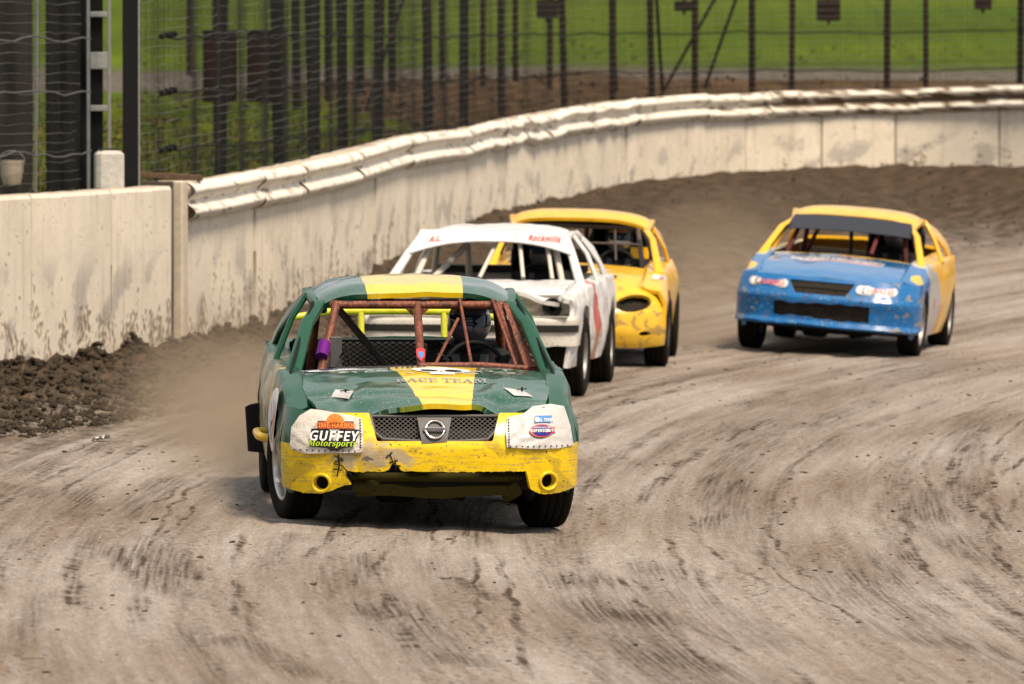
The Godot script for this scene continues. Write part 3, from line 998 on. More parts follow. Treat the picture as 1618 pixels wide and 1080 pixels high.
func build_roadside() -> void:
	# black gate post with a bright edge beside the break in the wall
	var p := Vector3(-3.10, 1.45, -61.8)
	var t := base("gate_post", p)
	tag(t, "thick black steel post with a silver edge at the gap in the fence", "post")
	var mb := MB.new()
	cbox(mb, Vector3(0, 1.6, 0), Vector3(0.125, 3.2, 0.12))
	put(mb, "post", M.black, t)
	mb = MB.new()
	cbox(mb, Vector3(0.071, 1.6, 0.05), Vector3(0.013, 3.2, 0.03), Basis.IDENTITY, 0.003)
	put(mb, "edge_strip", M.galv, t)
	# gate frame: two silver-edged uprights with cross bars
	p = Vector3(-3.39, 1.55, -62.4)
	t = base("gate", p)
	tag(t, "narrow black and silver steel frame with pale cross bars above the white block", "frame")
	for x in [-0.085, 0.085]:
		mb = MB.new()
		cbox(mb, Vector3(x, 1.6, 0), Vector3(0.026, 3.2, 0.05), Basis.IDENTITY, 0.004)
		put(mb, "upright", M.galv, t)
	mb = MB.new()
	cbox(mb, Vector3(-0.02, 1.6, -0.06), Vector3(0.10, 3.2, 0.05))
	put(mb, "channel", M.black, t)
	for b in [[1.09, 0.14], [1.47, 0.045], [0.70, 0.05]]:
		mb = MB.new()
		cbox(mb, Vector3(0, b[0], 0.005), Vector3(0.142, b[1], 0.05))
		put(mb, "cross_bar", tri_tex(mat(Color(0.36, 0.37, 0.38), 0.5), tex.mild, 2.0), t)
	# white block on the wall's end
	t = base("concrete_block", Vector3(-3.23, 1.59, -60.95))
	tag(t, "upright white concrete block standing at the end of the wall", "block")
	mb = MB.new()
	cbox(mb, Vector3(0, 0.16, 0), Vector3(0.225, 0.33, 0.16), Basis(Vector3.UP, 0.25), 0.03)
	put(mb, "block", bumpy(tri_tex(mat(Color(0.55, 0.54, 0.52), 0.8), tex.mild, 3.0), 0.6), t)
	mb = MB.new()
	cbox(mb, Vector3(0, 0.335, 0), Vector3(0.16, 0.016, 0.1), Basis(Vector3.UP, 0.25), 0.004)
	put(mb, "lifting_plate", M.dark, t)
	# plank lying behind the wall top
	t = base("plank", Vector3(-2.86, 1.655, -62.6))
	tag(t, "weathered brown plank lying on the soil behind the wall joint", "plank")
	mb = MB.new()
	cbox(mb, Vector3(0, 0.035, 0), Vector3(0.62, 0.05, 0.16), Basis(Vector3.UP, 0.12) * Basis(Vector3(0, 0, 1), -0.05))
	put(mb, "board", tri_tex(mat(Color(0.16, 0.10, 0.06), 0.85), tex.soil, 3.0), t)
	# posts that carry the two dark boxes, and free posts further back
	for q in [[-2.70, 70.5, 0.075], [-2.74, 70.6, 0.035], [-2.17, 71.0, 0.085], [-1.83, 71.5, 0.055]]:
		t = base("fence_post", Vector3(q[0] * 75.2 / 70.5, 1.45, -q[1] * 75.2 / 70.5))
		tag(t, ["thick black post carrying the first dark box behind the fence", "thin black rod beside the post of the first dark box", "black post carrying the second dark box behind the fence", "slim black post right of the second dark box"][taken.fence_post], "post")
		mb = MB.new()
		cbox(mb, Vector3(0, 1.6, 0), Vector3(q[2], 3.3, q[2]))
		put(mb, "shaft", M.post, t)
		mb = MB.new()
		cbox(mb, Vector3(0, 0.02, 0), Vector3(q[2] + 0.1, 0.03, q[2] + 0.1))
		put(mb, "foot_plate", M.galv, t)
	t = base("fence_post", Vector3(-4.37, 2.6, -103.0))
	tag(t, "lone grey brown post standing on the grass beyond the lane", "post")
	mb = MB.new()
	tube(mb, [Vector3.ZERO, Vector3(0.01, 2.6, 0)], [0.045, 0.04], 10)
	put(mb, "shaft", M.post_brown, t)
	mb = MB.new()
	tube(mb, [Vector3(0, 2.59, 0), Vector3(0, 2.64, 0)], [0.05, 0.03], 10)
	put(mb, "cap", M.post_brown, t)
	for q in [[-2.70, 0.33, "weathered dark metal box on the post nearest the gate"], [-2.27, 0.385, "wider dark metal box on the second post behind the fence"]]:
		t = base("control_box", Vector3(q[0] * 1.067, 2.28, -75.0))
		tag(t, q[2], "box", "dark boxes behind the fence")
		mb = MB.new()
		cbox(mb, Vector3(0, 0.345, 0), Vector3(q[1], 0.69, 0.16), Basis.IDENTITY, 0.012)
		put(mb, "housing", tri_tex(mat(Color(0.030, 0.024, 0.020), 0.7), tex.rust, 1.5), t)
		mb = MB.new()
		cbox(mb, Vector3(0, 0.345, 0.085), Vector3(q[1] * 0.86, 0.61, 0.014), Basis.IDENTITY, 0.005)
		put(mb, "door", tri_tex(mat(Color(0.045, 0.036, 0.030), 0.7), tex.rust, 1.5), t)
		mb = MB.new()
		cbox(mb, Vector3(q[1] * 0.33, 0.36, 0.1), Vector3(0.02, 0.08, 0.02))
		put(mb, "handle", M.dark, t)
		mb = MB.new()
		cbox(mb, Vector3(0, 0.70, 0.0), Vector3(q[1] + 0.03, 0.02, 0.2))
		put(mb, "rain_cover", M.dark, t)
	# dark boards on the far fence
	for q in [[0.42, 90.2, 3.25, 0.26, 0.22, "dark board high on the fence above the soil mound"], [2.14, 94.5, 3.38, 0.25, 0.12, "small dark board on the fence where two braces cross"], [4.02, 96.6, 3.28, 0.30, 0.27, "square dark board hanging on the far mesh above the muddy rail"], [5.98, 96.6, 3.42, 0.22, 0.16, "dark board at the right end of the far fence"]]:
		t = base("notice_board", Vector3(q[0], q[2], -q[1]))
		tag(t, q[5], "board", "dark boards on the far fence")
		mb = MB.new()
		cbox(mb, Vector3(0, q[4] * 0.5, 0), Vector3(q[3], q[4], 0.02))
		put(mb, "panel", M.post_brown, t)
		mb = MB.new()
		cbox(mb, Vector3(0, q[4] * 0.5, -0.03), Vector3(0.04, q[4] + 0.1, 0.03))
		put(mb, "bracket", M.post, t)
	# dark sheets and barrels stacked behind the near end of the fence
	for q in [[-4.42, 64.6, 0.66, 2.7, 1.35, "charcoal plastic sheet hung behind the mesh at the left end", M.dark], [-3.76, 64.9, 0.42, 2.9, 1.35, "tall black plastic sheet hung behind the mesh left of the gate frame", M.black]]:
		t = base("hanging_sheet", Vector3(q[0], q[4], -q[1]))
		tag(t, q[5], "sheet", "dark sheets behind the fence")
		mb = MB.new()
		surf(mb, func(u, v): return Vector3((u - 0.5) * q[2] * 1.05, v * q[3], 0.03 * sin(u * 17.0 + v) + 0.03 * nz.get_noise_2d(u * 3.0, v * 3.0)), 24, 16, null, 0.012, null, true)
		put(mb, "sheet", q[6], t)
		mb = MB.new()
		tube(mb, [Vector3(-q[2] * 0.55, q[3], 0), Vector3(q[2] * 0.55, q[3], 0)], 0.015, 8)
		put(mb, "rod", M.post, t)
	t = base("bucket", Vector3(-4.12, 1.62, -62.6))
	tag(t, "pale dented bucket behind the mesh at the far left", "bucket")
	mb = MB.new()
	var rows := []
	for k in 5:
		var r: float = [0.07, 0.085, 0.095, 0.10, 0.106][k]
		var ring := []
		for s in 16: ring.append(Vector3(r * cos(TAU * s / 16), 0.05 * k, r * sin(TAU * s / 16)))
		rows.append(ring)
	rings(mb, rows)
	put(mb, "pail", M.tan, t)
	mb = MB.new()
	var arch := []
	for k in 9: arch.append(Vector3(0.105 * cos(PI * k / 8), 0.2 + 0.08 * sin(PI * k / 8), 0))
	tube(mb, arch, 0.004, 6)
	put(mb, "handle", M.galv, t)
	# litter on the track
	var lx := -2.70
	var ld := 49.6
	t = base("paper_scrap", Vector3(lx, elev(lx, ld), -ld))
	tag(t, "crumpled white scrap of paper lying on the track by the soil bank", "litter")
	mb = MB.new()
	surf(mb, func(u, v): return Vector3((u - 0.5) * 0.09, 0.012 + 0.02 * nz.get_noise_2d(u * 3.0, v * 3.0) + 0.02 * u * v, (v - 0.5) * 0.12), 8, 8)
	put(mb, "paper", M.sticker, t)
	mb = MB.new()
	surf(mb, func(u, v): return Vector3((u - 0.5) * 0.05 + 0.05, 0.012 + 0.03 * v, (v - 0.5) * 0.07), 3, 3)
	put(mb, "folded_corner", M.sticker, t)

func lump(sd: float) -> ArrayMesh:   # an irregular clod
	var mb := MB.new()
	var rows := []
	for b in 5:
		var la := -PI / 2 + PI * (b + 0.02) / 4.04
		var ring := []
		for s in 7:
			var g := TAU * s / 7
			var dir := Vector3(cos(la) * cos(g), sin(la), cos(la) * sin(g))
			ring.append(dir * (0.5 + 0.32 * nz.get_noise_3d(dir.x * 1.6 + sd, dir.y * 1.6, dir.z * 1.6)))
		rows.append(ring)
	rings(mb, rows, true, false)
	return mb.mesh()

func scatter(called: String, mesh: Mesh, m: Material, xf: Array, cols: Array, label: String, category: String) -> void:
	var mm := MultiMesh.new()
	mm.transform_format = MultiMesh.TRANSFORM_3D
	mm.use_colors = true
	mm.mesh = mesh
	mm.instance_count = xf.size()
	for k in xf.size():
		mm.set_instance_transform(k, xf[k])
		mm.set_instance_color(k, cols[k])
	var o := MultiMeshInstance3D.new()
	o.name = numbered(called)
	o.multimesh = mm
	o.material_override = m
	add_child(o)
	tag(o, label, category, "", "stuff")

func build_grass_and_soil() -> void:
	var clod_m := tri_tex(mat(Color(1, 1, 1), 0.95), tex.soil, 6.0)
	clod_m.vertex_color_use_as_albedo = true
	var xs := []
	var cs := []
	for k in 24000:   # clods heaped along the foot of the wall
		var arc := rng.randf_range(26.0, 46.0) if k < 21000 else rng.randf_range(46.0, 76.0)
		var wide := lut(BERM_WIDE, arc)
		var w := -pow(rng.randf(), 1.7) * wide * 0.92 - 0.03
		var p := on_wall(arc, w, 0)
		var y := elev(p.x, -p.z)
		var s := 0.010 + 0.060 * pow(rng.randf(), 5.0)
		if arc > 46.0: s *= 0.55
		xs.append(Transform3D(Basis.from_euler(Vector3(rng.randf() * 6.0, rng.randf() * 6.0, 0)).scaled(Vector3(s, s * 0.75, s)), Vector3(p.x, y + s * 0.18, p.z)))
		cs.append(Color(0.058, 0.039, 0.023) * rng.randf_range(0.55, 1.45))
	scatter("soil_clods", lump(3.0), clod_m, xs, cs, "dark clods of soil heaped along the foot of the wall", "soil")
	xs = []
	cs = []
	for k in 3600:   # crumbs strewn over the track
		var d := rng.randf_range(29.0, 72.0)
		var r := rng.randf_range(-5.0, 3.6)
		var x := r + 0.0045 * (d - 41.0) * (d - 41.0)
		if wall_dist(x, d).x < 0.3: continue
		if nz.get_noise_2d(r * 1.7, d * 0.3) < 0.15 and rng.randf() < 0.85: continue
		var s := 0.006 + 0.022 * pow(rng.randf(), 4.0)
		xs.append(Transform3D(Basis.from_euler(Vector3(rng.randf() * 6.0, rng.randf() * 6.0, 0)).scaled(Vector3(s * rng.randf_range(1, 2), s * 0.6, s)), Vector3(x, elev(x, d) + s * 0.15, -d)))
		cs.append(Color(0.085, 0.058, 0.038) * rng.randf_range(0.6, 2.2))
	scatter("soil_crumbs", lump(8.0), clod_m, xs, cs, "small dark crumbs of soil strewn over the pale track", "soil")
	# grass tufts
	var gb := MB.new()
	for k in 7:
		var g := TAU * k / 7.0
		var out := Vector3(cos(g), 0, sin(g))
		var side := Vector3(-sin(g), 0, cos(g)) * 0.012
		var h := 0.10 + 0.05 * ((k * 37) % 5) / 5.0
		var a := out * 0.02
		var b := out * 0.045 + Vector3(0, h * 0.6, 0)
		var c := out * 0.09 + Vector3(0, h, 0)
		var nn := (out + Vector3.UP).normalized()
		var i0 := gb.add(a - side, nn)
		gb.add(a + side, nn); gb.add(b + side * 0.7, nn); gb.add(b - side * 0.7, nn); gb.add(c, nn)
		gb.tri(i0, i0 + 1, i0 + 2); gb.tri(i0, i0 + 2, i0 + 3); gb.tri(i0 + 3, i0 + 2, i0 + 4)
	var gm := mat(Color(1, 1, 1), 0.8)
	gm.vertex_color_use_as_albedo = true
	gm.backlight_enabled = true
	gm.backlight = Color(0.25, 0.3, 0.1)
	xs = []
	cs = []
	for k in 40000:
		var arc := rng.randf_range(36.0, 78.0)
		var w := 1.3 + 75.0 * pow(rng.randf(), 1.5)
		var p := on_wall(arc, w, 0)
		var d := -p.z
		if absf(p.x) > d * 0.078 or d > 150.0 or (d > 94.5 and d < 106.5) or (arc > 58.0 and w < 6.0): continue
		p.y = outfield_y(p, arc, w) - 0.01
		var s := rng.randf_range(0.4, 0.95)
		xs.append(Transform3D(Basis(Vector3.UP, rng.randf() * TAU).scaled(Vector3(s, s * rng.randf_range(0.6, 1.3), s)), p))
		var dry := clampf(0.75 - (d - 70.0) / 30.0 + nz.get_noise_2d(p.x * 2.0, d), 0.0, 0.8)
		cs.append((Color(0.065, 0.115, 0.005).lerp(Color(0.15, 0.13, 0.015), dry)) * rng.randf_range(0.7, 1.3))
	scatter("grass", gb.mesh(), gm, xs, cs, "short green grass growing on the bank beyond the fence", "grass")
	xs = []
	cs = []
	for k in 2500:   # rough soil on the mound behind the rail
		var arc := rng.randf_range(54.0, 76.0)
		var w := rng.randf_range(0.4, 6.0)
		var p := on_wall(arc, w, 0)
		p.y = outfield_y(p, arc, w)
		var s := 0.02 + 0.07 * pow(rng.randf(), 2.5)
		xs.append(Transform3D(Basis.from_euler(Vector3(rng.randf() * 6.0, rng.randf() * 6.0, 0)).scaled(Vector3(s, s * 0.7, s)), p))
		cs.append(Color(0.105, 0.068, 0.038) * rng.randf_range(0.6, 1.5))
	scatter("mound_clods", lump(5.0), clod_m, xs, cs, "brown clods on the soil mound behind the guardrail", "soil")

# ---------------------------------------------------------------- cars
# Own axes of a car: z forward, x to the car's left, origin on the ground below the front axle.
func dent(p: Vector3, amp: float, sd: float) -> float:
	return amp * (nz.get_noise_3d(p.x * 2.3 + sd, p.y * 2.3, p.z * 2.3) + 0.45 * nz.get_noise_3d(p.x * 6.0, p.y * 6.0 + sd, p.z * 6.0))

# side of the body: t = 0 at the sill, 1 at the shoulder, up to 1.3 over the shoulder towards the middle
func side_at(s: Dictionary, z: float, t: float) -> Vector3:
	var hw := lut(s.hw, z)
	var top := lut(s.belt, z)
	var y := lerpf(s.sill, top, minf(t, 1.0))
	var x := hw * lut(s.prof, minf(t, 1.0))
	if t > 1.0:
		var q := (t - 1.0) / 0.3
		x -= (s.roll_in as float) * sin(q * PI / 2)
		y += (s.roll_up as float) * (1.0 - cos(q * PI / 2)) + 0.010 * q
	return Vector3(x, y, z)

func side_panel(s: Dictionary, called: String, side: int, z0: float, z1: float, m: Material, t1 := 1.3, cut = null) -> MeshInstance3D:
	var mb := MB.new()
	var nu := maxi(6, int(absf(z1 - z0) / 0.035))
	var sd := 10.0 * side + z0
	var arch: float = s.arch
	surf(mb, func(u, v):
		var p := side_at(s, lerpf(z0, z1, u), v * t1)
		p.x += dent(p, s.dents, sd) * (1.0 if v < 0.85 else 0.4)
		p.x *= side
		return p, nu, 26,
		func(p, _u, _v):
			var k := Vector2(p.z, p.y - s.wr).length() - arch
			k = minf(k, Vector2(p.z + s.wb, p.y - s.wr).length() - arch)
			if cut != null: k = minf(k, cut.call(p))
			return k, 0.035, null, true)
	return put(mb, called, m, s.root)

# front (or rear) skin as a function of the turn angle and the height
func fascia_at(s: Dictionary, phi: float, y: float) -> Vector3:
	var f: Dictionary = s.front
	var k: float = lut(f.out, y)
	return Vector3(f.hw * spow(sin(phi), f.e) * (1.0 + 0.25 * k), y, f.zs + (f.nose - f.zs) * pow(maxf(cos(phi), 0.0), f.e) + k)
func on_front(s: Dictionary, x: float, y: float, lift := 0.0) -> Vector3:
	var f: Dictionary = s.front
	var k: float = lut(f.out, y)
	var q := clampf(absf(x) / (f.hw * (1.0 + 0.25 * k)), 0.0, 0.9995)
	var sn := pow(q, 1.0 / f.e)
	return Vector3(x, y, f.zs + (f.nose - f.zs) * pow(sqrt(1.0 - sn * sn), f.e) + k + lift)
func fascia(s: Dictionary, called: String, y0: float, y1: float, m: Material, mask: Callable, nu := 150, nv := 60, dents := 0.006) -> MeshInstance3D:
	var mb := MB.new()
	surf(mb, func(u, v):
		var p := fascia_at(s, (u - 0.5) * PI, lerpf(y0, y1, v))
		var n := dent(p, dents, 55.0)
		return p + Vector3(signf(p.x) * n * 0.5, 0, n), nu, nv, mask, 0.03,
		func(p, _u, _v): return Vector2((p.x + 0.9) / 1.8, 1.0 - (p.y - 0.15) / 0.6), true)
	return put(mb, called, m, s.root)

func hood_panel(s: Dictionary, m: Material, mask = null, dents := 0.006, nu := 64, nv := 60) -> MeshInstance3D:
	var mb := MB.new()
	surf(mb, func(u, v): return hood_at(s, lerpf(-1.0, 1.0, u), v, dents), nu, nv, mask, 0.03, null, true)
	return put(mb, "hood", m, s.root)
func hood_at(s: Dictionary, a: float, v: float, dents := 0.006, lift := 0.0) -> Vector3:   # a across -1..1, v from the cowl 0 to the lip 1
	var h: Dictionary = s.hood
	var x := a * lut(h.hw, v)
	var z := lerpf(h.z0, h.z1 - h.sweep * a * a, v)
	var y = lut(h.y, v) - h.crown * a * a
	if h.has("lip"): y += lut(h.lip, x) * smoothstep(0.72, 1.0, v)
	var p := Vector3(x, y, z)
	p.y += dent(p, dents, 90.0) + lift
	if h.has("kink"): p.y += h.kink.call(x, v)
	return p

func roof_at(s: Dictionary, a: float, v: float, lift := 0.0) -> Vector3:
	var h: Dictionary = s.roof
	var z := lerpf(h.z0 - h.sweep * a * a, h.z1 + h.sweep * a * a, v)
	var hw := lut(h.hw, v)
	var q := absf(a)
	var p := Vector3(a * hw, lut(h.y, v) - h.crown * q * q - h.drop * pow(q, 7.0), z)
	p.y += dent(p, h.dents, 20.0) + lift
	return p
func roof_panel(s: Dictionary, m: Material, uvf = null) -> MeshInstance3D:
	var mb := MB.new()
	surf(mb, func(u, v): return roof_at(s, lerpf(-1, 1, u), v), 48, 40, null, 0.03, uvf, true)
	return put(mb, "roof", m, s.root)

# a pillar: rounded flat bar from p0 to p1 (through mid), w wide along "across", th thick
func pillar(s: Dictionary, called: String, pts: Array, w, th: float, across: Vector3, m: Material) -> MeshInstance3D:
	var rows := []
	for k in pts.size():
		var dir: Vector3 = (pts[mini(k + 1, pts.size() - 1)] - pts[maxi(k - 1, 0)]).normalized()
		var a := (across - dir * across.dot(dir)).normalized()
		var b := dir.cross(a).normalized()
		var ww: float = w[k] if w is Array else w
		var ring := []
		for q in 12:
			var g := TAU * q / 12
			ring.append(pts[k] + a * spow(cos(g), 0.6) * ww * 0.5 + b * spow(sin(g), 0.6) * th * 0.5)
		rows.append(ring)
	var mb := MB.new()
	rings(mb, rows)
	return put(mb, called, m, s.root)

func wheel(s: Dictionary, at: Vector3, side: int, steer: float, rim_m: Material, spokes := 8, camber := 0.0) -> Node3D:
	var r: float = s.wr
	var w: float = s.ww
	var o := Node3D.new()
	o.name = "wheel"
	s.root.add_child(o, true)
	o.position = at
	o.rotation = Vector3(0, steer, camber * side)
	var rr: float = s.rim
	var h := w * 0.5
	var prof := []
	for q in [[rr, -h * 0.80], [rr + 0.012, -h * 0.92], [rr + (r - rr) * 0.45, -h * 1.03], [r - 0.030, -h * 0.98], [r - 0.010, -h * 0.90], [r - 0.003, -h * 0.78]]: prof.append(q)
	for k in 4:   # tread ribs with grooves between them
		var c := -h * 0.60 + k * h * 0.40
		prof.append([r, c - h * 0.15]); prof.append([r, c + h * 0.13])
		if k < 3:
			prof.append([r - 0.008, c + h * 0.15]); prof.append([r - 0.008, c + h * 0.23])
	for q in [[r - 0.003, h * 0.78], [r - 0.010, h * 0.90], [r - 0.030, h * 0.98], [rr + (r - rr) * 0.45, h * 1.03], [rr + 0.012, h * 0.92], [rr, h * 0.80]]: prof.append(q)
	put(lathe_x(MB.new(), prof, Vector3.ZERO, 44), "tyre", M.rubber, o)
	var mb := MB.new()
	var f := float(side)
	lathe_x(mb, [[rr + 0.004, f * h * 0.86], [rr - 0.006, f * h * 0.88], [rr - 0.016, f * h * 0.80], [rr - 0.020, f * h * 0.45], [rr - 0.030, -f * h * 0.2], [rr - 0.03, -f * h * 0.85]], Vector3.ZERO, 40)
	lathe_x(mb, [[0.0, f * h * 0.42], [0.03, f * h * 0.42], [0.045, f * h * 0.36], [0.06, f * h * 0.30], [0.075, f * h * 0.12]], Vector3.ZERO, 24)
	for k in spokes:
		var g := TAU * k / spokes
		var dir := Vector3(0, cos(g), sin(g))
		var tang := Vector3(0, -sin(g), cos(g))
		var rows := []
		for q in [[0.05, 0.022, 0.26], [rr * 0.55, 0.017, 0.30], [rr - 0.02, 0.022, 0.34]]:
			var c: Vector3 = dir * q[0] + Vector3(f * h * q[2], 0, 0)
			var ring := []
			for e in 8:
				var a := TAU * e / 8
				ring.append(c + tang * cos(a) * q[1] + Vector3(sin(a) * 0.012, 0, 0))
			rows.append(ring)
		rings(mb, rows)
	put(mb, "rim", rim_m, o)
	mb = MB.new()
	lathe_x(mb, [[0.0, f * h * 0.05], [rr * 0.72, f * h * 0.05], [rr * 0.72, -f * h * 0.02], [0.0, -f * h * 0.02]], Vector3.ZERO, 24)
	put(mb, "brake_disc", M.gunmetal, o)
	return o

func place_car(s: Dictionary, label: String, x: float, d: float, yaw: float, roll: float, steer: float, rims: Array, spokes := 8) -> void:
	var root: Node3D = s.root
	root.rotation_order = EULER_ORDER_YXZ
	root.rotation = Vector3(0, deg_to_rad(yaw), deg_to_rad(roll))
	root.position = Vector3(x, elev(x, d), -d)
	tag(root, label, "race car", "race cars on the dirt track")
	var k := 0
	for q in [[-1, 0.0], [1, 0.0], [-1, -s.wb], [1, -s.wb]]:
		var lp := Vector3(q[0] * (s.track if q[1] == 0.0 else s.get("rear_track", s.track)) + (s.get("shift", 0.0) if q[1] == 0.0 else 0.0), 0, q[1])
		var wp := root.transform * lp
		var e := elev(wp.x, -wp.z)
		wheel(s, lp + Vector3(0, s.wr + (e - wp.y) - 0.004, 0), q[0], steer if q[1] == 0.0 else 0.0, rims[k], spokes, -0.025 if q[1] == 0.0 else 0.0)
		k += 1

# floor, firewall, engine bay and dash that every car has; seat and steering wheel at the driver's side
func insides(s: Dictionary, inside: Material) -> void:
	var mb := MB.new()
	var hw: float = s.hw[1] * 0.9
	cbox(mb, Vector3(0, s.sill + 0.03, -s.wb * 0.5 - 0.1), Vector3(hw * 1.9, 0.04, s.wb + 0.9))
	put(mb, "floor_pan", M.dirty_black, s.root)
	mb = MB.new()
	cbox(mb, Vector3(0, s.dash - 0.24, -0.40), Vector3(hw * 1.75, 0.44, 0.03))
	put(mb, "firewall", inside, s.root)
	mb = MB.new()
	var rows := []
	for q in [[-0.45, 0.0, 0.10], [-0.55, 0.02, 0.13], [-0.70, 0.0, 0.14], [-0.78, -0.05, 0.07]]:
		var ring := []
		for e in 12:
			var g := TAU * e / 12
			ring.append(Vector3(0, s.dash - 0.10 + q[1] + sin(g) * q[2] * 0.7, q[0]) + Vector3(spow(cos(g), 0.3) * hw * 0.84, 0, 0))
		rows.append(ring)
	rings(mb, rows)
	put(mb, "dashboard", inside, s.root)
	mb = MB.new()
	cbox(mb, Vector3(0, 0.45, 0.05), Vector3(0.62, 0.36, 0.62), Basis.IDENTITY, 0.05)
	cbox(mb, Vector3(0.1, 0.66, 0.05), Vector3(0.42, 0.07, 0.3), Basis.IDENTITY, 0.02)
	put(mb, "engine", M.dirty_black, s.root)
	mb = MB.new()
	tube(mb, [Vector3(-hw * 0.85, s.wr, 0), Vector3(-0.3, s.wr - 0.06, 0), Vector3(0.3, s.wr - 0.06, 0), Vector3(hw * 0.85, s.wr, 0)], 0.032, 8)
	cbox(mb, Vector3(0, 0.20, 0.12), Vector3(0.75, 0.06, 0.14))
	cbox(mb, Vector3(-0.16, 0.165, -0.1), Vector3(0.22, 0.08, 0.3), Basis.IDENTITY, 0.03)
	tube(mb, [Vector3(0.2, 0.17, 0.1), Vector3(0.22, 0.15, -1.2), Vector3(0.3, 0.2, -2.2)], 0.032, 8)
	put(mb, "undercarriage", M.dirty_black, s.root)
	mb = MB.new()
	tube(mb, [Vector3(-hw * 0.85, s.wr, -s.wb), Vector3(hw * 0.85, s.wr, -s.wb)], 0.035, 8)
	put(mb, "rear_axle", M.dirty_black, s.root)
	# dark inner arches
	for side in [-1, 1]:
		for z in [0.0, -s.wb]:
			mb = MB.new()
			surf(mb, func(u, v):
				var g := lerpf(-0.25, PI + 0.25, u)
				return Vector3(side * lerpf(hw * 0.62, hw * 1.03, v), s.wr + sin(g) * (s.arch + 0.012), z + cos(g) * (s.arch + 0.012)), 20, 2)
			put(mb, "wheel_well", M.dirty_black, s.root)

func seat_and_wheel(s: Dictionary, at: Vector3, shell: Material, wings := true, tall := 0.92) -> void:   # at = the hip point
	var st := Node3D.new()
	st.name = "seat"
	s.root.add_child(st, true)
	var mb := MB.new()
	surf(mb, func(u, v):
		var a = (u - 0.5) * 2.0
		var w := lerpf(0.25, 0.27, smoothstep(0.3, 0.7, v)) if v < 0.82 else lerpf(0.27, 0.16, (v - 0.82) / 0.18)
		return at + Vector3(a * w, v * tall - 0.06, -0.20 - 0.16 * v + 0.20 * pow(absf(a), 2.6)), 20, 20, null, 0.02, null, true)
	put(mb, "backrest", shell, st)
	mb = MB.new()
	surf(mb, func(u, v):
		var a = (u - 0.5) * 2.0
		return at + Vector3(a * 0.25, -0.07 + 0.06 * v + 0.12 * pow(absf(a), 3.0), -0.18 + 0.5 * v), 14, 8, null, 0.03, null, true)
	put(mb, "cushion", shell, st)
	if wings:
		for side in [-1, 1]:
			mb = MB.new()
			cbox(mb, at + Vector3(side * 0.20, 0.70, -0.12), Vector3(0.035, 0.20, 0.26), Basis(Vector3.UP, side * 0.25), 0.016)
			put(mb, "head_support", shell, st)
	var sw := Node3D.new()
	sw.name = "steering_wheel"
	s.root.add_child(sw, true)
	sw.position = at + Vector3(0, 0.43, 0.47)
	sw.rotation.x = -0.42
	mb = MB.new()
	var ring := []
	for k in 33: ring.append(Vector3(0.165 * cos(TAU * k / 32), 0.165 * sin(TAU * k / 32), 0))
	tube(mb, ring, 0.015, 8, false)
	put(mb, "rim", M.black, sw)
	for g in [0.2, PI - 0.2, -PI / 2]:
		mb = MB.new()
		tube(mb, [Vector3.ZERO, Vector3(cos(g), sin(g), 0) * 0.16], 0.011, 6)
		put(mb, "spoke", M.gunmetal, sw)
	mb = MB.new()
	tube(mb, [Vector3(0, 0, 0.02), Vector3(0, 0, -0.02)], 0.04, 12)
	put(mb, "hub", M.black, sw)
	mb = MB.new()
	tube(mb, [sw.position, Vector3(at.x, s.dash - 0.12, -0.45)], 0.018, 8)
	put(mb, "steering_column", M.gunmetal, s.root)

func bars(s: Dictionary, called: String, list: Array, r: float, m: Material) -> void:
	for q in list:
		var mb := MB.new()
		tube(mb, q, r, 10)
		put(mb, called, m, s.root)
func sym(list: Array) -> Array:
	var r := []
	for q in list:
		r.append(q)
		var o := []
		for p in q: o.append(Vector3(-p.x, p.y, p.z))
		r.append(o)
	return r

# rear end shared by the sedans and coupes: deck lid, rear skin
func rear_end(s: Dictionary, deck_m: Material, skin_m: Material) -> void:
	var k: Dictionary = s.rear
	var mb := MB.new()
	surf(mb, func(u, v):
		var a = (u - 0.5) * 2.0
		var z := lerpf(k.z0, k.z1 + 0.05 * a * a, v)
		var p := Vector3(a * lerpf(k.w0, k.w1, v), lerpf(k.y0, k.y1, v) - 0.035 * a * a, z)
		p.y += dent(p, 0.006, 33.0)
		return p, 24, 14, null, 0.03, null, true)
	put(mb, "deck_lid", deck_m, s.root)
	mb = MB.new()
	var hw := lut(s.hw, s.tail + 0.12)
	surf(mb, func(u, v):
		var phi = (u - 0.5) * PI
		var y := lerpf(0.26, k.y1 - 0.02, v)
		return Vector3(hw * spow(sin(phi), 0.5), y, s.tail + 0.22 - 0.22 * pow(maxf(cos(phi), 0.0), 0.5) + 0.04 * smoothstep(0.5, 1.0, v)), 50, 16, null, 0.03, null, true)
	put(mb, "rear_bumper", skin_m, s.root)

func build_cars() -> void:
	make_person()
	green_car()
	white_car()
	gold_car()
	blue_car()

func stripe_tex(w: int, h: int, shape: Callable) -> ImageTexture:   # paint scheme with grain; shape(u, v) gives the linear colour
	return rgb_tex(h, w, func(k):
		var u := float(k % w) / w
		var v := float(k / w) / h
		var c: Color = shape.call(u, v)
		var g := 1.0 + 0.08 * nz.get_noise_2d(u * 30.0, v * 30.0) + 0.08 * nz.get_noise_2d(u * 9.0, v * 9.0)
		return Color(c.r * g, c.g * g, c.b * g).linear_to_srgb())
func tex_paint(t: Texture2D, rough := 0.36, coat := 0.3) -> StandardMaterial3D:
	var m := mat(Color.WHITE, rough)
	m.albedo_texture = t
	m.clearcoat_enabled = true
	m.clearcoat = coat
	m.metallic_specular = 0.4
	m.clearcoat_roughness = 0.13
	return m

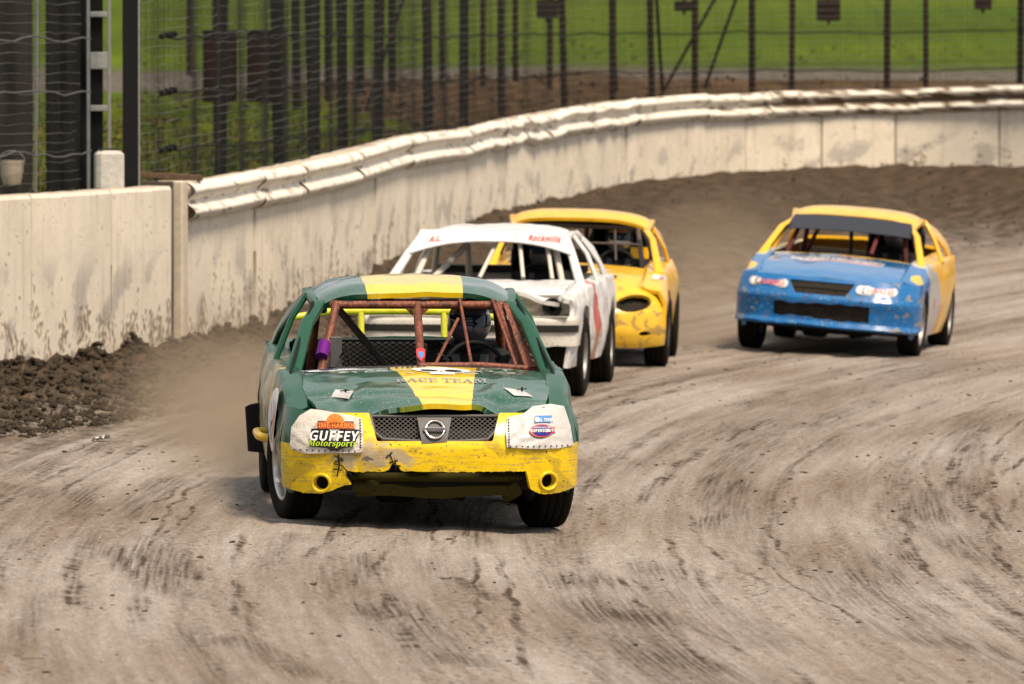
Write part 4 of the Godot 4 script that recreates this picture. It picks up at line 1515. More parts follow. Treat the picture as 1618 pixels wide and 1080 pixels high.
func green_car() -> void:
	var s := {
		"root": base("race_car"), "wb": 2.535, "track": 0.694, "shift": -0.022, "rear_track": 0.73, "wr": 0.305, "ww": 0.205, "rim": 0.195, "arch": 0.345, "sill": 0.20, "dents": 0.014,
		"hw": [-3.62, 0.76, -3.2, 0.81, -2.5, 0.845, -1.5, 0.855, -0.6, 0.85, 0.0, 0.84, 0.4, 0.822],
		"belt": [-3.62, 0.90, -3.0, 0.92, -2.2, 0.885, -1.2, 0.865, -0.4, 0.845, 0.0, 0.785, 0.3, 0.705, 0.46, 0.655],
		"prof": [0.0, 0.93, 0.15, 0.965, 0.45, 0.995, 0.62, 1.0, 0.85, 0.975, 1.0, 0.935], "roll_in": 0.10, "roll_up": 0.012,
		"tail": -3.62, "dash": 0.86,
		"front": {"hw": 0.825, "zs": 0.30, "nose": 0.87, "e": 0.62, "out": [0.15, -0.05, 0.24, -0.02, 0.34, 0.0, 0.46, 0.012, 0.51, 0.0, 0.60, -0.05, 0.68, -0.12, 0.72, -0.17]},
		"hood": {"z0": -0.42, "z1": 0.80, "sweep": 0.13, "crown": 0.035, "hw": [0.0, 0.70, 0.5, 0.685, 1.0, 0.625], "y": [0.0, 0.868, 0.3, 0.845, 0.6, 0.79, 0.85, 0.735, 1.0, 0.69],
			"lip": [-0.64, 0.02, -0.5, 0.0, -0.36, -0.042, -0.22, 0.0, 0.0, 0.014, 0.2, 0.012, 0.38, -0.03, 0.5, 0.0, 0.64, 0.03],
			"kink": func(x, v): return -0.020 * exp(-pow((x + 0.42 + 0.25 * (v - 0.6)) / 0.05, 2.0)) * smoothstep(0.2, 0.6, v) + 0.016 * exp(-pow((x - 0.42 + 0.3 * (v - 0.5)) / 0.06, 2.0)) * smoothstep(0.1, 0.5, v) - 0.012 * exp(-pow((v - 0.80 - 0.15 * x) / 0.05, 2.0))},
		"roof": {"z0": -1.06, "z1": -2.42, "sweep": 0.06, "crown": 0.035, "drop": 0.055, "dents": 0.007, "hw": [0.0, 0.535, 0.35, 0.565, 1.0, 0.54], "y": [0.0, 1.268, 0.15, 1.318, 0.45, 1.352, 0.75, 1.345, 1.0, 1.30]},
		"rear": {"z0": -2.98, "z1": -3.56, "y0": 0.955, "y1": 0.93, "w0": 0.62, "w1": 0.66},
	}
	var R: Node3D = s.root
	# --- skin
	var hood_t := stripe_tex(512, 512, func(u, v):
		var x: float = (u * 2.0 - 1.0) * lut([0.0, 0.70, 0.5, 0.685, 1.0, 0.625], v)
		var l: float = lerpf(-0.20, -0.055, pow(v, 0.8))
		var r: float = lerpf(0.315, 0.215, v)
		var c := GREEN
		if x > l and x < r: c = YELLOW
		# swirls of pale tribal flames beside the stripe near the windscreen
		var fl: float = sin(x * 30.0 + v * 14.0) * 0.5 + nz.get_noise_2d(x * 9.0, v * 16.0)
		if v < 0.22 and (x < l - 0.02 and x > -0.52 or x > r + 0.02 and x < 0.52) and absf(fl) < 0.22: c = Color(0.62, 0.64, 0.63)
		var chips: float = nz.get_noise_2d(x * 60.0, v * 60.0)
		if chips > 0.70 and v > 0.55: c = c.lerp(Color(0.45, 0.44, 0.4), 0.6)
		return c)
	var hood := hood_panel(s, tex_paint(hood_t, 0.3, 0.75), null, 0.006, 80, 80)
	var hood_place := func(cx: float, cv: float, sx: float, lift: float) -> Callable:
		return func(x, y): return hood_at(s, (cx + x * sx) / lut([0.0, 0.70, 0.5, 0.685, 1.0, 0.625], cv), cv - y / 1.22, 0.006, lift)
	put(lettering("RACE TEAM", 0.085, hood_place.call(0.085, 0.50, 0.72, 0.004), true, 0.0, true), "lettering", M.grey_ink, hood)
	put(lettering("TURN", 0.075, hood_place.call(-0.09, 0.07, 0.8, 0.004), true, 0.0, true), "lettering", M.ink, hood)
	# plain skull and crossed bones
	var sk: Callable = hood_place.call(0.10, 0.22, 1.0, 0.004)
	var sk2: Callable = hood_place.call(0.10, 0.22, 1.0, 0.007)
	for q in [[-0.22, 0.03, 0.20, -0.13], [0.22, 0.03, -0.20, -0.13]]:
		var a := Vector2(q[0], q[1])
		var b := Vector2(q[2], q[3])
		var nn := (b - a).orthogonal().normalized() * 0.016
		put(patch(PackedVector2Array([a - nn, b - nn, b + nn, a + nn]), hood_place.call(0.10, 0.22, 1.0, 0.003)), "bone_print", M.plate, hood)
	put(patch(oval(0, 0.03, 0.165, 0.165), sk), "skull_print", M.sticker, hood)
	put(patch(rect2(0, -0.14, 0.14, 0.09), sk), "skull_print", M.sticker, hood)
	for side in [-1, 1]: put(patch(oval(side * 0.068, -0.03, 0.050, 0.045), sk2), "skull_print", M.ink, hood)
	put(patch(PackedVector2Array([Vector2(-0.016, -0.075), Vector2(0.016, -0.075), Vector2(0, -0.04)]), sk2), "skull_print", M.ink, hood)
	# sponsor strip and tie-down plates on the hood
	put(patch(rect2(0, 0, 0.30, 0.09, -0.02), hood_place.call(-0.50, 0.06, 1.0, 0.004)), "sticker", M.sticker, hood)
	put(lettering("MOTORS RACING", 0.035, hood_place.call(-0.50, 0.055, 0.8, 0.006)), "lettering", M.navy, hood)
	for q in [[-0.475, 0.70, 0.09, 0.02], [0.50, 0.72, 0.10, -0.03]]:
		var o := put(patch(rect2(0, 0, q[2] * 1.1, 0.14, q[3]), hood_place.call(q[0], q[1], 1.0, 0.006)), "hood_plate", M.plate, hood)
		var pinm := MB.new()
		var c: Vector3 = hood_place.call(q[0] + 0.02, q[1] - 0.03, 1.0, 0.0).call(0, 0)
		tube(pinm, [c, c + Vector3(0, 0.03, 0)], 0.006, 6)
		tube(pinm, [c + Vector3(-0.03, 0.018, 0), c + Vector3(0.025, 0.022, 0.01)], 0.003, 5)
		put(pinm, "hood_pin", M.ink, o)
	var roof_t := stripe_tex(256, 256, func(u, v):
		var x: float = (u * 2.0 - 1.0) * 0.54
		var c := YELLOW if x > -0.275 and x < 0.275 else GREEN
		return c.lerp(Color(0.3, 0.25, 0.2), 0.75) if nz.get_noise_2d(u * 70.0, v * 90.0) > 0.74 and v < 0.2 else c)
	roof_panel(s, tex_paint(roof_t, 0.3, 1.0))
	var band := func(x: float, y: float) -> Color:
		return Color.WHITE
	for side in [-1, 1]:
		side_panel(s, "front_fender", side, 0.46, -0.425, M.green)
		var door_m: Material = M.green
		if side < 0:
			var dt := stripe_tex(256, 256, func(u, v):
				var c := GREEN
				var q: float = nz.get_noise_2d(u * 14.0, v * 9.0)
				if u > 0.05 and u < 0.16: c = Color(0.55, 0.40, 0.03)
				elif u > 0.20 and u < 0.62 and v > 0.12 and v < 0.8 and (absf(fmod(u * 7.0, 1.0) - 0.5) < 0.36): c = Color(0.36, 0.30, 0.12)
				elif u > 0.66 and u < 0.9 and v > 0.2 and v < 0.7: c = Color(0.34, 0.33, 0.30)
				return c.lerp(Color(0.20, 0.17, 0.12), clampf(0.35 + q, 0.0, 0.85)))
			door_m = tex_paint(dt, 0.42, 0.4)
		side_panel(s, "door", side, -0.435, -1.44, door_m)
		side_panel(s, "rear_door", side, -1.45, -2.20, door_m)
		side_panel(s, "quarter_panel", side, -2.21, -3.55, M.green)
		var sd := float(side)
		pillar(s, "windscreen_pillar", [Vector3(sd * 0.735, 0.79, -0.32), Vector3(sd * 0.70, 0.88, -0.46), Vector3(sd * 0.625, 1.09, -0.80), Vector3(sd * 0.555, 1.190, -1.03), Vector3(sd * 0.54, 1.200, -1.10)], [0.10, 0.09, 0.075, 0.07, 0.06], 0.05, Vector3(1, 0, 0), M.green)
		pillar(s, "roof_rail", [Vector3(sd * 0.525, 1.165, -1.16), Vector3(sd * 0.572, 1.222, -1.4), Vector3(sd * 0.59, 1.25, -1.8), Vector3(sd * 0.565, 1.21, -2.4)], 0.06, 0.05, Vector3(1, 0, 0), M.green)
		pillar(s, "door_pillar", [Vector3(sd * 0.79, 0.84, -1.46), Vector3(sd * 0.69, 1.10, -1.50), Vector3(sd * 0.60, 1.24, -1.53)], 0.07, 0.035, Vector3(0, 0, 1), M.green)
		pillar(s, "rear_pillar", [Vector3(sd * 0.75, 0.88, -3.05), Vector3(sd * 0.68, 1.06, -2.72), Vector3(sd * 0.565, 1.22, -2.40)], [0.34, 0.22, 0.12], 0.04, Vector3(0, 0, 1), M.green)
		# black rubber strip along the edge of the windscreen opening
		var mb := MB.new()
		tube(mb, [Vector3(sd * 0.745, 0.70, 0.10), Vector3(sd * 0.735, 0.845, -0.28), Vector3(sd * 0.668, 1.02, -0.66), Vector3(sd * 0.585, 1.21, -1.00)], 0.010, 6)
		put(mb, "seal", M.black, R)
	rear_end(s, M.green, M.green)
	# --- front bumper: yellow, split and stitched with wire
	var bt := stripe_tex(1024, 384, func(u, v):
		var x: float = u * 1.8 - 0.9
		var y: float = 0.15 + (1.0 - v) * 0.6
		var c := YELLOW
		var n1: float = nz.get_noise_2d(x * 9.0, y * 9.0)
		var n2: float = nz.get_noise_2d(x * 34.0, y * 34.0)
		var n3: float = nz.get_noise_2d(x * 5.0 + 9.0, y * 5.0)
		var scrape: float = 1.0 - smoothstep(0.6, 1.15, Vector2((x + 0.34) / 0.20, (y - 0.425) / 0.075).length() + 0.5 * n1 + 0.2 * n2)
		c = c.lerp(Color(0.40, 0.33, 0.24), scrape * 0.9)
		var smear: float = nz.get_noise_2d(x * 5.0, y * 60.0)
		c = c.lerp(Color(0.30, 0.22, 0.10), clampf(smear * 0.9 + 0.5 * n2 - 0.25, 0.0, 0.55))
		c = c.lerp(Color(0.42, 0.30, 0.03), clampf(smoothstep(0.25, 0.6, n3 + 0.5 * n1 - 0.15 + 0.4 * smoothstep(0.45, 0.75, absf(x))), 0.0, 0.6))
		if nz.get_noise_2d(x * 46.0 + 5.0, y * 46.0) > 0.78 and n1 > 0.12: c = Color(0.05, 0.035, 0.02)
		if Vector2((x + 0.36) / 0.03, (y - 0.41) / 0.012).length() + 0.5 * n2 < 1.0: c = Color(0.15, 0.12, 0.1)
		return c)
	var bumper := fascia(s, "front_bumper", 0.205, 0.70, tex_paint(bt, 0.42, 0.35), func(p, _u, _v):
		var x: float = p.x
		var y: float = p.y
		var rag := 0.005 * nz.get_noise_1d(x * 7.0) + 0.004 * nz.get_noise_1d(x * 60.0)
		var k := lerpf(0.655, 0.485, smoothstep(0.60, 0.66, absf(x))) - y                                             # upper edge below the hood
		# opening for the grille: a wide trapezium with rounded ends
		var gw := lerpf(0.315, 0.355, clampf((y - 0.50) / 0.15, 0.0, 1.0))
		k = minf(k, maxf(absf(x - 0.012) - gw, 0.505 - y))
		# torn-out mouth below the main band, ragged
		var left := -0.455 + 0.05 * sin((y - 0.2) * 40.0) * 0.4
		k = minf(k, maxf(maxf(left - x, x - 0.515 - 0.25 * (0.34 - y)), y - (0.338 + rag - 0.03 * exp(-pow((x + 0.21) / 0.025, 2.0)) * -1.6)))
		# fog lamp holes
		k = minf(k, Vector2(x + 0.605, (y - 0.272)).length() - 0.040)
		k = minf(k, Vector2(x - 0.640, (y - 0.282)).length() - 0.040)
		# lower edge climbs towards the wheels
		k = minf(k, y - (0.212 + rag * 0.6 + 0.28 * maxf(0.0, absf(x) - 0.70) + 0.05 * smoothstep(0.62, 0.46, absf(x))))
		if x < 0.0: k = minf(k, p.z - 0.50)
		return k, 230, 90, 0.005)
	fascia(s, "nose_corner", 0.47, 0.70, M.green, func(p, _u, _v): return minf(absf(p.x) - 0.58, 0.685 - 0.2 * maxf(0.0, 0.8 - absf(p.x)) - p.y), 150, 24, 0.002).scale = Vector3(0.994, 1, 0.994)
	for q in [[-0.605, 0.272], [0.640, 0.282]]:   # raised rings round the holes
		var ring := []
		for k in 25: ring.append(on_front(s, q[0] + 0.047 * cos(TAU * k / 24), q[1] + 0.047 * sin(TAU * k / 24), 0.0))
		put(tube(MB.new(), ring, 0.010, 8, false), "lamp_ring", M.yellow, bumper)
	# wire stitches across the splits
	for q in [[-0.515, 0.415, 0.4], [-0.510, 0.395, -0.2], [-0.515, 0.375, 0.2], [-0.52, 0.348, 0.1], [-0.475, 0.348, 0.9], [-0.455, 0.330, 0.8], [-0.24, 0.43, -0.7], [-0.215, 0.395, -0.3], [-0.20, 0.375, 0.2], [-0.225, 0.41, 1.2]]:
		var dx: float = 0.024 * cos(q[2])
		var dy: float = 0.024 * sin(q[2])
		put(tube(MB.new(), [on_front(s, q[0] - dx, q[1] + dy, 0.001), on_front(s, q[0], q[1], 0.010), on_front(s, q[0] + dx, q[1] - dy, 0.001)], 0.0035, 5), "wire_stitch", M.ink, bumper)
	for q in [[-0.515, 0.43, -0.52, 0.31], [-0.225, 0.45, -0.20, 0.345]]:
		put(tube(MB.new(), [on_front(s, q[0], q[1], -0.002), on_front(s, (q[0] + q[2]) * 0.5 + 0.008, (q[1] + q[3]) * 0.5, -0.002), on_front(s, q[2], q[3], -0.002)], 0.004, 5), "split", M.ink, bumper)
	# --- sheet-metal plates where the headlamps were
	for side in [-1, 1]:
		var poly: PackedVector2Array
		if side < 0:
			poly = PackedVector2Array([Vector2(-0.775, 0.455), Vector2(-0.70, 0.432), Vector2(-0.55, 0.438), Vector2(-0.385, 0.445), Vector2(-0.378, 0.55), Vector2(-0.385, 0.628), Vector2(-0.46, 0.645), Vector2(-0.60, 0.668), Vector2(-0.66, 0.672), Vector2(-0.72, 0.635), Vector2(-0.765, 0.57)])
		else:
			poly = PackedVector2Array([Vector2(0.785, 0.475), Vector2(0.70, 0.462), Vector2(0.55, 0.462), Vector2(0.405, 0.472), Vector2(0.40, 0.55), Vector2(0.41, 0.632), Vector2(0.50, 0.650), Vector2(0.56, 0.690), Vector2(0.66, 0.700), Vector2(0.74, 0.685), Vector2(0.772, 0.58)])
		var lo := 1e9
		var mbp := MB.new()
		var bx0 := 0.37 if side > 0 else -0.79
		surf(mbp, func(u, v): return on_front(s, lerpf(bx0, bx0 + 0.42, u), lerpf(0.425, 0.705, v), 0.016 + 0.005 * nz.get_noise_2d(u * 5.0, v * 5.0 + side)), 60, 44,
			func(p, _u, _v):
				var q := Vector2(p.x, p.y)
				var best := 1e9
				for e in poly.size():
					best = minf(best, q.distance_to(Geometry2D.get_closest_point_to_segment(q, poly[e], poly[(e + 1) % poly.size()])))
				return best if Geometry2D.is_point_in_polygon(q, poly) else -best, 0.012)
		var plate := put(mbp, "headlamp_plate", M.plate_warm if side < 0 else M.plate, R)
		var rv := MB.new()
		for e in 11:   # rivets along the inner and lower edges
			for w in 2:
				var q := Vector2(lerpf(0.425, 0.75, e / 10.0), 0.452 + (0.024 if side > 0 else 0.0)) if w == 0 else Vector2(0.405 - (0.010 if side < 0 else -0.012), lerpf(0.47, 0.62, e / 10.0))
				cbox(rv, on_front(s, side * q.x, q.y, 0.022), Vector3(0.008, 0.008, 0.006), Basis.IDENTITY, 0.002)
		put(rv, "rivets", M.ink, plate)
	# stickers on the plates
	var fr := func(cx: float, cy: float, lift: float) -> Callable: return func(x, y): return on_front(s, cx + x, cy + y, lift + 0.008)
	var plates := []
	for ch in R.get_children():
		if String(ch.name).begins_with("headlamp_plate"): plates.append(ch)
	var L: Node3D = plates[0]
	var cx := -0.535
	var cy := 0.535
	put(patch(PackedVector2Array([Vector2(-0.135, -0.062), Vector2(-0.05, -0.066), Vector2(-0.02, -0.082), Vector2(0.02, -0.082), Vector2(0.05, -0.066), Vector2(0.10, -0.06), Vector2(0.14, 0.030), Vector2(0.105, 0.036), Vector2(0.105, 0.076), Vector2(-0.09, 0.076), Vector2(-0.09, 0.036), Vector2(-0.125, 0.034)]), fr.call(cx, cy, 0.022)), "sticker", M.ink, L)
	put(patch(PackedVector2Array([Vector2(-0.085, 0.034), Vector2(0.10, 0.034), Vector2(0.10, 0.072), Vector2(-0.085, 0.072)]), fr.call(cx, cy, 0.0235)), "sticker", M.rust_red, L)
	put(patch(oval(0.005, 0.066, 0.050, 0.050, 18, 0.0, PI), fr.call(cx, cy, 0.0245)), "sticker", M.orange, L)
	for k in 5:
		var g := PI * (k + 0.5) / 5.0
		var dirv := Vector2(cos(g), sin(g))
		var o2 := dirv.orthogonal() * 0.0016
		put(patch(PackedVector2Array([Vector2(0.005, 0.066) - o2, Vector2(0.005, 0.066) + dirv * 0.046 - o2, Vector2(0.005, 0.066) + dirv * 0.046 + o2, Vector2(0.005, 0.066) + o2]), fr.call(cx, cy, 0.0255)), "sticker", M.rust_red, L)
	put(lettering("LIME HARBOR", 0.024, fr.call(cx + 0.006, cy + 0.052, 0.0265)), "lettering", M.orange, L)
	put(lettering("PRESENTS", 0.008, fr.call(cx, cy + 0.027, 0.024)), "lettering", M.sticker, L)
	put(lettering("GUFFEY", 0.052, fr.call(cx - 0.004, cy - 0.004, 0.024), true, 0.22), "lettering", M.sticker, L)
	put(lettering("Motorsports", 0.030, fr.call(cx - 0.012, cy - 0.043, 0.026), true, 0.3, true), "lettering", M.lime, L)
	var Rp: Node3D = plates[1]
	put(patch(rect2(0.612, 0.622, 0.096, 0.036, 0.004), fr.call(0, 0, 0.022)), "sticker", M.sky_blue, Rp)
	put(patch(oval(0.578, 0.620, 0.012, 0.013), fr.call(0, 0, 0.0235)), "sticker", M.sticker, Rp)
	put(lettering("OIL TIRES", 0.016, fr.call(0.622, 0.617, 0.0235)), "lettering", M.sticker, Rp)
	put(patch(oval(0.600, 0.560, 0.068, 0.034), fr.call(0, 0, 0.022)), "sticker", M.red, Rp)
	put(patch(rect2(0.650, 0.562, 0.055, 0.030), fr.call(0, 0, 0.0222)), "sticker", M.red, Rp)
	put(patch(oval(0.604, 0.560, 0.056, 0.028), fr.call(0, 0, 0.0235)), "sticker", M.navy, Rp)
	put(lettering("SUPERIOR", 0.0165, fr.call(0.590, 0.561, 0.025)), "lettering", M.sticker, Rp)
	put(lettering("AUTO", 0.015, fr.call(0.655, 0.561, 0.025)), "lettering", M.sticker, Rp)
	put(lettering("CUSTOM AUTO CARE", 0.007, fr.call(0.604, 0.578, 0.025)), "lettering", M.sticker, Rp)
	# --- grille: diamond wire in a dark frame, grey badge plate with an emblem
	var gr := Node3D.new()
	gr.name = "grille"
	R.add_child(gr, true)
	var gp := PackedVector2Array([Vector2(-0.335, 0.636), Vector2(-0.315, 0.55), Vector2(-0.27, 0.515), Vector2(-0.10, 0.505), Vector2(0.13, 0.503), Vector2(0.30, 0.513), Vector2(0.345, 0.56), Vector2(0.362, 0.638)])
	var zg := func(x: float, y: float, lift: float) -> Vector3: return on_front(s, x, y, lift - 0.030)
	var wb := MB.new()
	for k in range(-34, 35):
		for sl in [-1.0, 1.0]:
			var c := k * 0.029
			var ln := PackedVector2Array([Vector2(c - sl * 0.13, 0.575 - 0.10), Vector2(c + sl * 0.13, 0.575 + 0.10)])
			for seg in Geometry2D.intersect_polyline_with_polygon(ln, gp):
				var a: Vector2 = seg[0]
				var b: Vector2 = seg[seg.size() - 1]
				tube(wb, [zg.call(a.x, a.y, 0.0), zg.call((a.x + b.x) * 0.5, (a.y + b.y) * 0.5, 0.0), zg.call(b.x, b.y, 0.0)], 0.0016, 4, false)
	put(wb, "wire_mesh", M.wire, gr)
	var fp := []
	for k in gp.size() + 1: fp.append(zg.call(gp[k % gp.size()].x, gp[k % gp.size()].y, 0.012))
	put(tube(MB.new(), fp, 0.011, 6, false), "frame", M.gunmetal, gr)
	put(patch(gp, func(x, y): return on_front(s, x, y, -0.10)), "backing", M.black, gr)
	var badge := put(surf(MB.new(), func(u, v):
		var y := lerpf(0.492, 0.632, v)
		return on_front(s, lerpf(-0.082 + 0.022 * (1.0 - v), 0.105 - 0.028 * (1.0 - v), u), y + 0.012 * u * (1.0 - v), 0.004), 10, 10, null, 0.03, null, true), "badge_plate", M.gunmetal, gr)
	var em := []
	for k in 33: em.append(on_front(s, 0.012 + 0.050 * cos(TAU * k / 32), 0.568 + 0.046 * sin(TAU * k / 32), 0.016))
	put(tube(MB.new(), em, 0.0065, 8, false), "emblem_ring", M.chrome, badge)
	put(cbox(MB.new(), on_front(s, 0.012, 0.568, 0.020), Vector3(0.126, 0.027, 0.012), Basis.IDENTITY, 0.004), "emblem_bar", M.chrome, badge)
	put(lettering("NISSAN", 0.019, fr.call(0.012, 0.568, 0.0275)), "lettering", M.ink, badge)
	# --- behind the torn mouth: beam, splash panel, hoses
	put(cbox(MB.new(), Vector3(0.03, 0.300, 0.68), Vector3(0.96, 0.050, 0.06), Basis.IDENTITY, 0.02), "bumper_beam", M.olive, R)
	put(surf(MB.new(), func(u, v): return Vector3(lerpf(-0.40, 0.44, u), lerpf(0.19, 0.245, v) + 0.008 * sin(u * 9.0), 0.68 + 0.02 * v + 0.01 * sin(u * 5.0)), 30, 6, null, 0.02, null, true), "splash_panel", M.olive, R)
	put(cbox(MB.new(), Vector3(0.0, 0.42, 0.50), Vector3(1.1, 0.40, 0.05)), "radiator", M.dark, R)
	for q in [[[-0.42, 0.25, 0.70], [-0.36, 0.24, 0.72], [-0.30, 0.27, 0.66]], [[0.44, 0.27, 0.68], [0.47, 0.22, 0.66], [0.42, 0.19, 0.6]]]:
		put(tube(MB.new(), [Vector3(q[0][0], q[0][1], q[0][2]), Vector3(q[1][0], q[1][1], q[1][2]), Vector3(q[2][0], q[2][1], q[2][2])], 0.035, 10), "hose", M.olive, R)
	# --- fender sticker, nerf bar, loose black arch trim
	var fen := func(z: float, t: float, lift: float) -> Vector3:
		var p := side_at(s, z, t)
		return Vector3(-(p.x + lift), p.y, p.z)
	put(patch(oval(0, 0, 0.23, 0.30, 24), func(x, y): return fen.call(0.02 + x, 0.66 + y, 0.020)), "sticker", M.sticker, R)
	put(patch(rect2(0.05, 0, 0.05, 0.40, -0.03), func(x, y): return fen.call(0.02 + x, 0.66 + y, 0.024)), "sticker", M.orange, R)
	put(patch(rect2(-0.04, -0.02, 0.05, 0.34, -0.03), func(x, y): return fen.call(0.02 + x, 0.66 + y, 0.024)), "sticker", M.sky_blue, R)
	put(tube(MB.new(), [Vector3(-0.78, 0.47, -0.98), Vector3(-0.885, 0.475, -0.98), Vector3(-0.905, 0.475, -0.94), Vector3(-0.905, 0.47, -0.55), Vector3(-0.885, 0.465, -0.46), Vector3(-0.80, 0.455, -0.44)], 0.024, 12), "side_bar", M.yellow_tube, R)
	put(surf(MB.new(), func(u, v): return Vector3(-0.80 - 0.12 * sin(u * PI) - 0.02 * v, lerpf(0.30, 0.60, v) - 0.06 * u + 0.08 * (1.0 - v) * u, lerpf(-2.05, -2.20, u) + 0.10 * v), 12, 12, null, 0.02, null, true), "arch_trim", M.black, R)
	# --- cabin: rusty cage, mesh, rear shelf, spoiler
	insides(s, M.inside)
	bars(s, "cage_bar", [[Vector3(-0.46, 1.195, -1.05), Vector3(0.50, 1.195, -1.05)], [Vector3(0.012, 1.19, -1.04), Vector3(0.012, 0.86, -0.58)], [Vector3(-0.50, 1.18, -1.95), Vector3(0.50, 1.18, -1.95)]], 0.024, M.cage)
	bars(s, "cage_bar", [[Vector3(-0.45, 1.195, -1.05), Vector3(-0.56, 0.78, -0.66), Vector3(-0.58, 0.3, -0.5)], [Vector3(0.47, 1.20, -1.05), Vector3(0.61, 0.78, -0.66), Vector3(0.62, 0.3, -0.5)], [Vector3(-0.46, 1.195, -1.05), Vector3(-0.52, 1.20, -1.95), Vector3(-0.62, 0.3, -2.0)], [Vector3(0.49, 1.195, -1.05), Vector3(0.52, 1.20, -1.95), Vector3(0.62, 0.3, -2.0)]], 0.026, M.cage)
	bars(s, "cage_bar", [[Vector3(-0.42, 1.17, -1.95), Vector3(0.10, 0.55, -1.98)], [Vector3(-0.3, 0.6, -1.96), Vector3(0.35, 1.0, -1.96)]], 0.022, M.cage_dark)
	bars(s, "cage_bar", [[Vector3(0.255, 1.225, -1.03), Vector3(0.30, 0.855, -0.60)], [Vector3(0.24, 1.12, -0.93), Vector3(0.085, 0.855, -0.60)], [Vector3(0.44, 1.23, -1.03), Vector3(0.555, 0.85, -0.60)], [Vector3(0.46, 1.19, -1.04), Vector3(0.70, 0.87, -0.72)]], 0.0095, M.cage)
	bars(s, "cage_bar", [[Vector3(0.0, 0.865, -0.56), Vector3(0.35, 0.868, -0.575), Vector3(0.69, 0.845, -0.60)]], 0.019, M.cage)
	# drilled gusset plate beside the driver
	put(surf(MB.new(), func(u, v):
		var a := Vector3(0.50, 1.21, -1.00).lerp(Vector3(0.60, 0.86, -0.58), v)
		var b := Vector3(0.565, 1.20, -1.01).lerp(Vector3(0.715, 0.86, -0.56), v)
		return a.lerp(b, u), 40, 120, func(_p, u, v):
			var k := 1.0
			for h in 11:
				k = minf(k, Vector2((u - 0.62) * lerpf(0.065, 0.115, v), (v - 0.06 - h * 0.083) * 0.55).length() - 0.016)
			return k, 0.006, null, true), "gusset", M.cage, R)
	for q in [[-0.05, 1], [0.07, -1]]:
		put(patch(PackedVector2Array([Vector2(0, 0), Vector2(0.05, 0), Vector2(0, -0.05)]), func(x, y): return Vector3(0.012 + q[1] * -1.0 * (0.024 + x), 1.18 + y, -1.035)), "gusset", M.cage, R)
	put(tube(MB.new(), [Vector3(-0.525, 0.985, -0.80), Vector3(-0.545, 0.91, -0.73)], 0.036, 12), "padding", M.purple, R)
	put(cbox(MB.new(), Vector3(-0.46, 0.93, -0.86), Vector3(0.07, 0.18, 0.05)), "switch_box", M.gunmetal, R)
	put(tube(MB.new(), [Vector3(-0.44, 0.90, -0.8), Vector3(-0.40, 0.97, -0.8), Vector3(-0.38, 0.86, -0.8)], 0.008, 6), "loose_cable", M.black, R)
	var shield := put(patch(PackedVector2Array([Vector2(-0.026, 0.03), Vector2(0, 0.040), Vector2(0.026, 0.03), Vector2(0.024, -0.008), Vector2(0, -0.036), Vector2(-0.024, -0.008)]), func(x, y): return Vector3(0.012 + x, 0.925 + y, -0.645 + y * -1.3 + 0.034)), "sticker", M.red, R)
	put(patch(PackedVector2Array([Vector2(-0.015, 0.018), Vector2(0.015, 0.018), Vector2(0.012, -0.006), Vector2(0, -0.02), Vector2(-0.012, -0.006)]), func(x, y): return Vector3(0.012 + x, 0.925 + y, -0.645 + y * -1.3 + 0.037)), "sticker", M.sky_blue, shield)
	put(cbox(MB.new(), Vector3(0, 0.70, -2.50), Vector3(1.3, 0.50, 0.03)), "rear_bulkhead", M.black, R)
	put(cbox(MB.new(), Vector3(0, 0.935, -2.72), Vector3(1.25, 0.02, 0.46)), "rear_shelf", M.black, R)
	put(cbox(MB.new(), Vector3(-0.17, 0.80, -2.36), Vector3(0.62, 0.28, 0.02), Basis.IDENTITY, 0.02), "tan_panel", M.tan, R)
	var net := MB.new()
	var npoly := PackedVector2Array([Vector2(-0.48, 0.66), Vector2(0.32, 0.66), Vector2(0.28, 0.95), Vector2(-0.40, 0.95)])
	for k in range(-30, 31):
		for sl in [-1.0, 1.0]:
			for seg in Geometry2D.intersect_polyline_with_polygon(PackedVector2Array([Vector2(k * 0.042 - sl * 0.3, 0.60), Vector2(k * 0.042 + sl * 0.3, 1.0)]), npoly):
				tube(net, [Vector3(seg[0].x, seg[0].y, -2.30), Vector3(seg[seg.size() - 1].x, seg[seg.size() - 1].y, -2.30)], 0.003, 4, false)
	put(net, "wire_screen", M.black, R)
	var sp := Node3D.new()
	sp.name = "spoiler"
	R.add_child(sp, true)
	put(tube(MB.new(), [Vector3(-0.66, 0.98, -3.35), Vector3(-0.62, 1.05, -3.42), Vector3(-0.40, 1.085, -3.46), Vector3(0.0, 1.09, -3.47), Vector3(0.40, 1.085, -3.46), Vector3(0.62, 1.05, -3.42), Vector3(0.66, 0.98, -3.35)], 0.022, 10), "blade", M.lime_tube, sp)
	for x in [-0.20, 0.30]: put(tube(MB.new(), [Vector3(x, 1.08, -3.46), Vector3(x, 0.93, -3.42)], 0.020, 8), "stay", M.lime_tube, sp)
	seat_and_wheel(s, Vector3(0.34, 0.40, -1.50), M.black, false, 0.62)
	place_car(s, "dented green race car with yellow stripe and torn yellow front bumper, leading the field", -0.49, 42.30, 3.7, -0.2, 0.20, [M.alloy, M.alloy, M.yellow_tube, M.yellow_tube])
	seat_person(s, Vector3(0.34, 0.40, -1.50), "person in dark suit and glossy black helmet driving the green car", M.helmet)

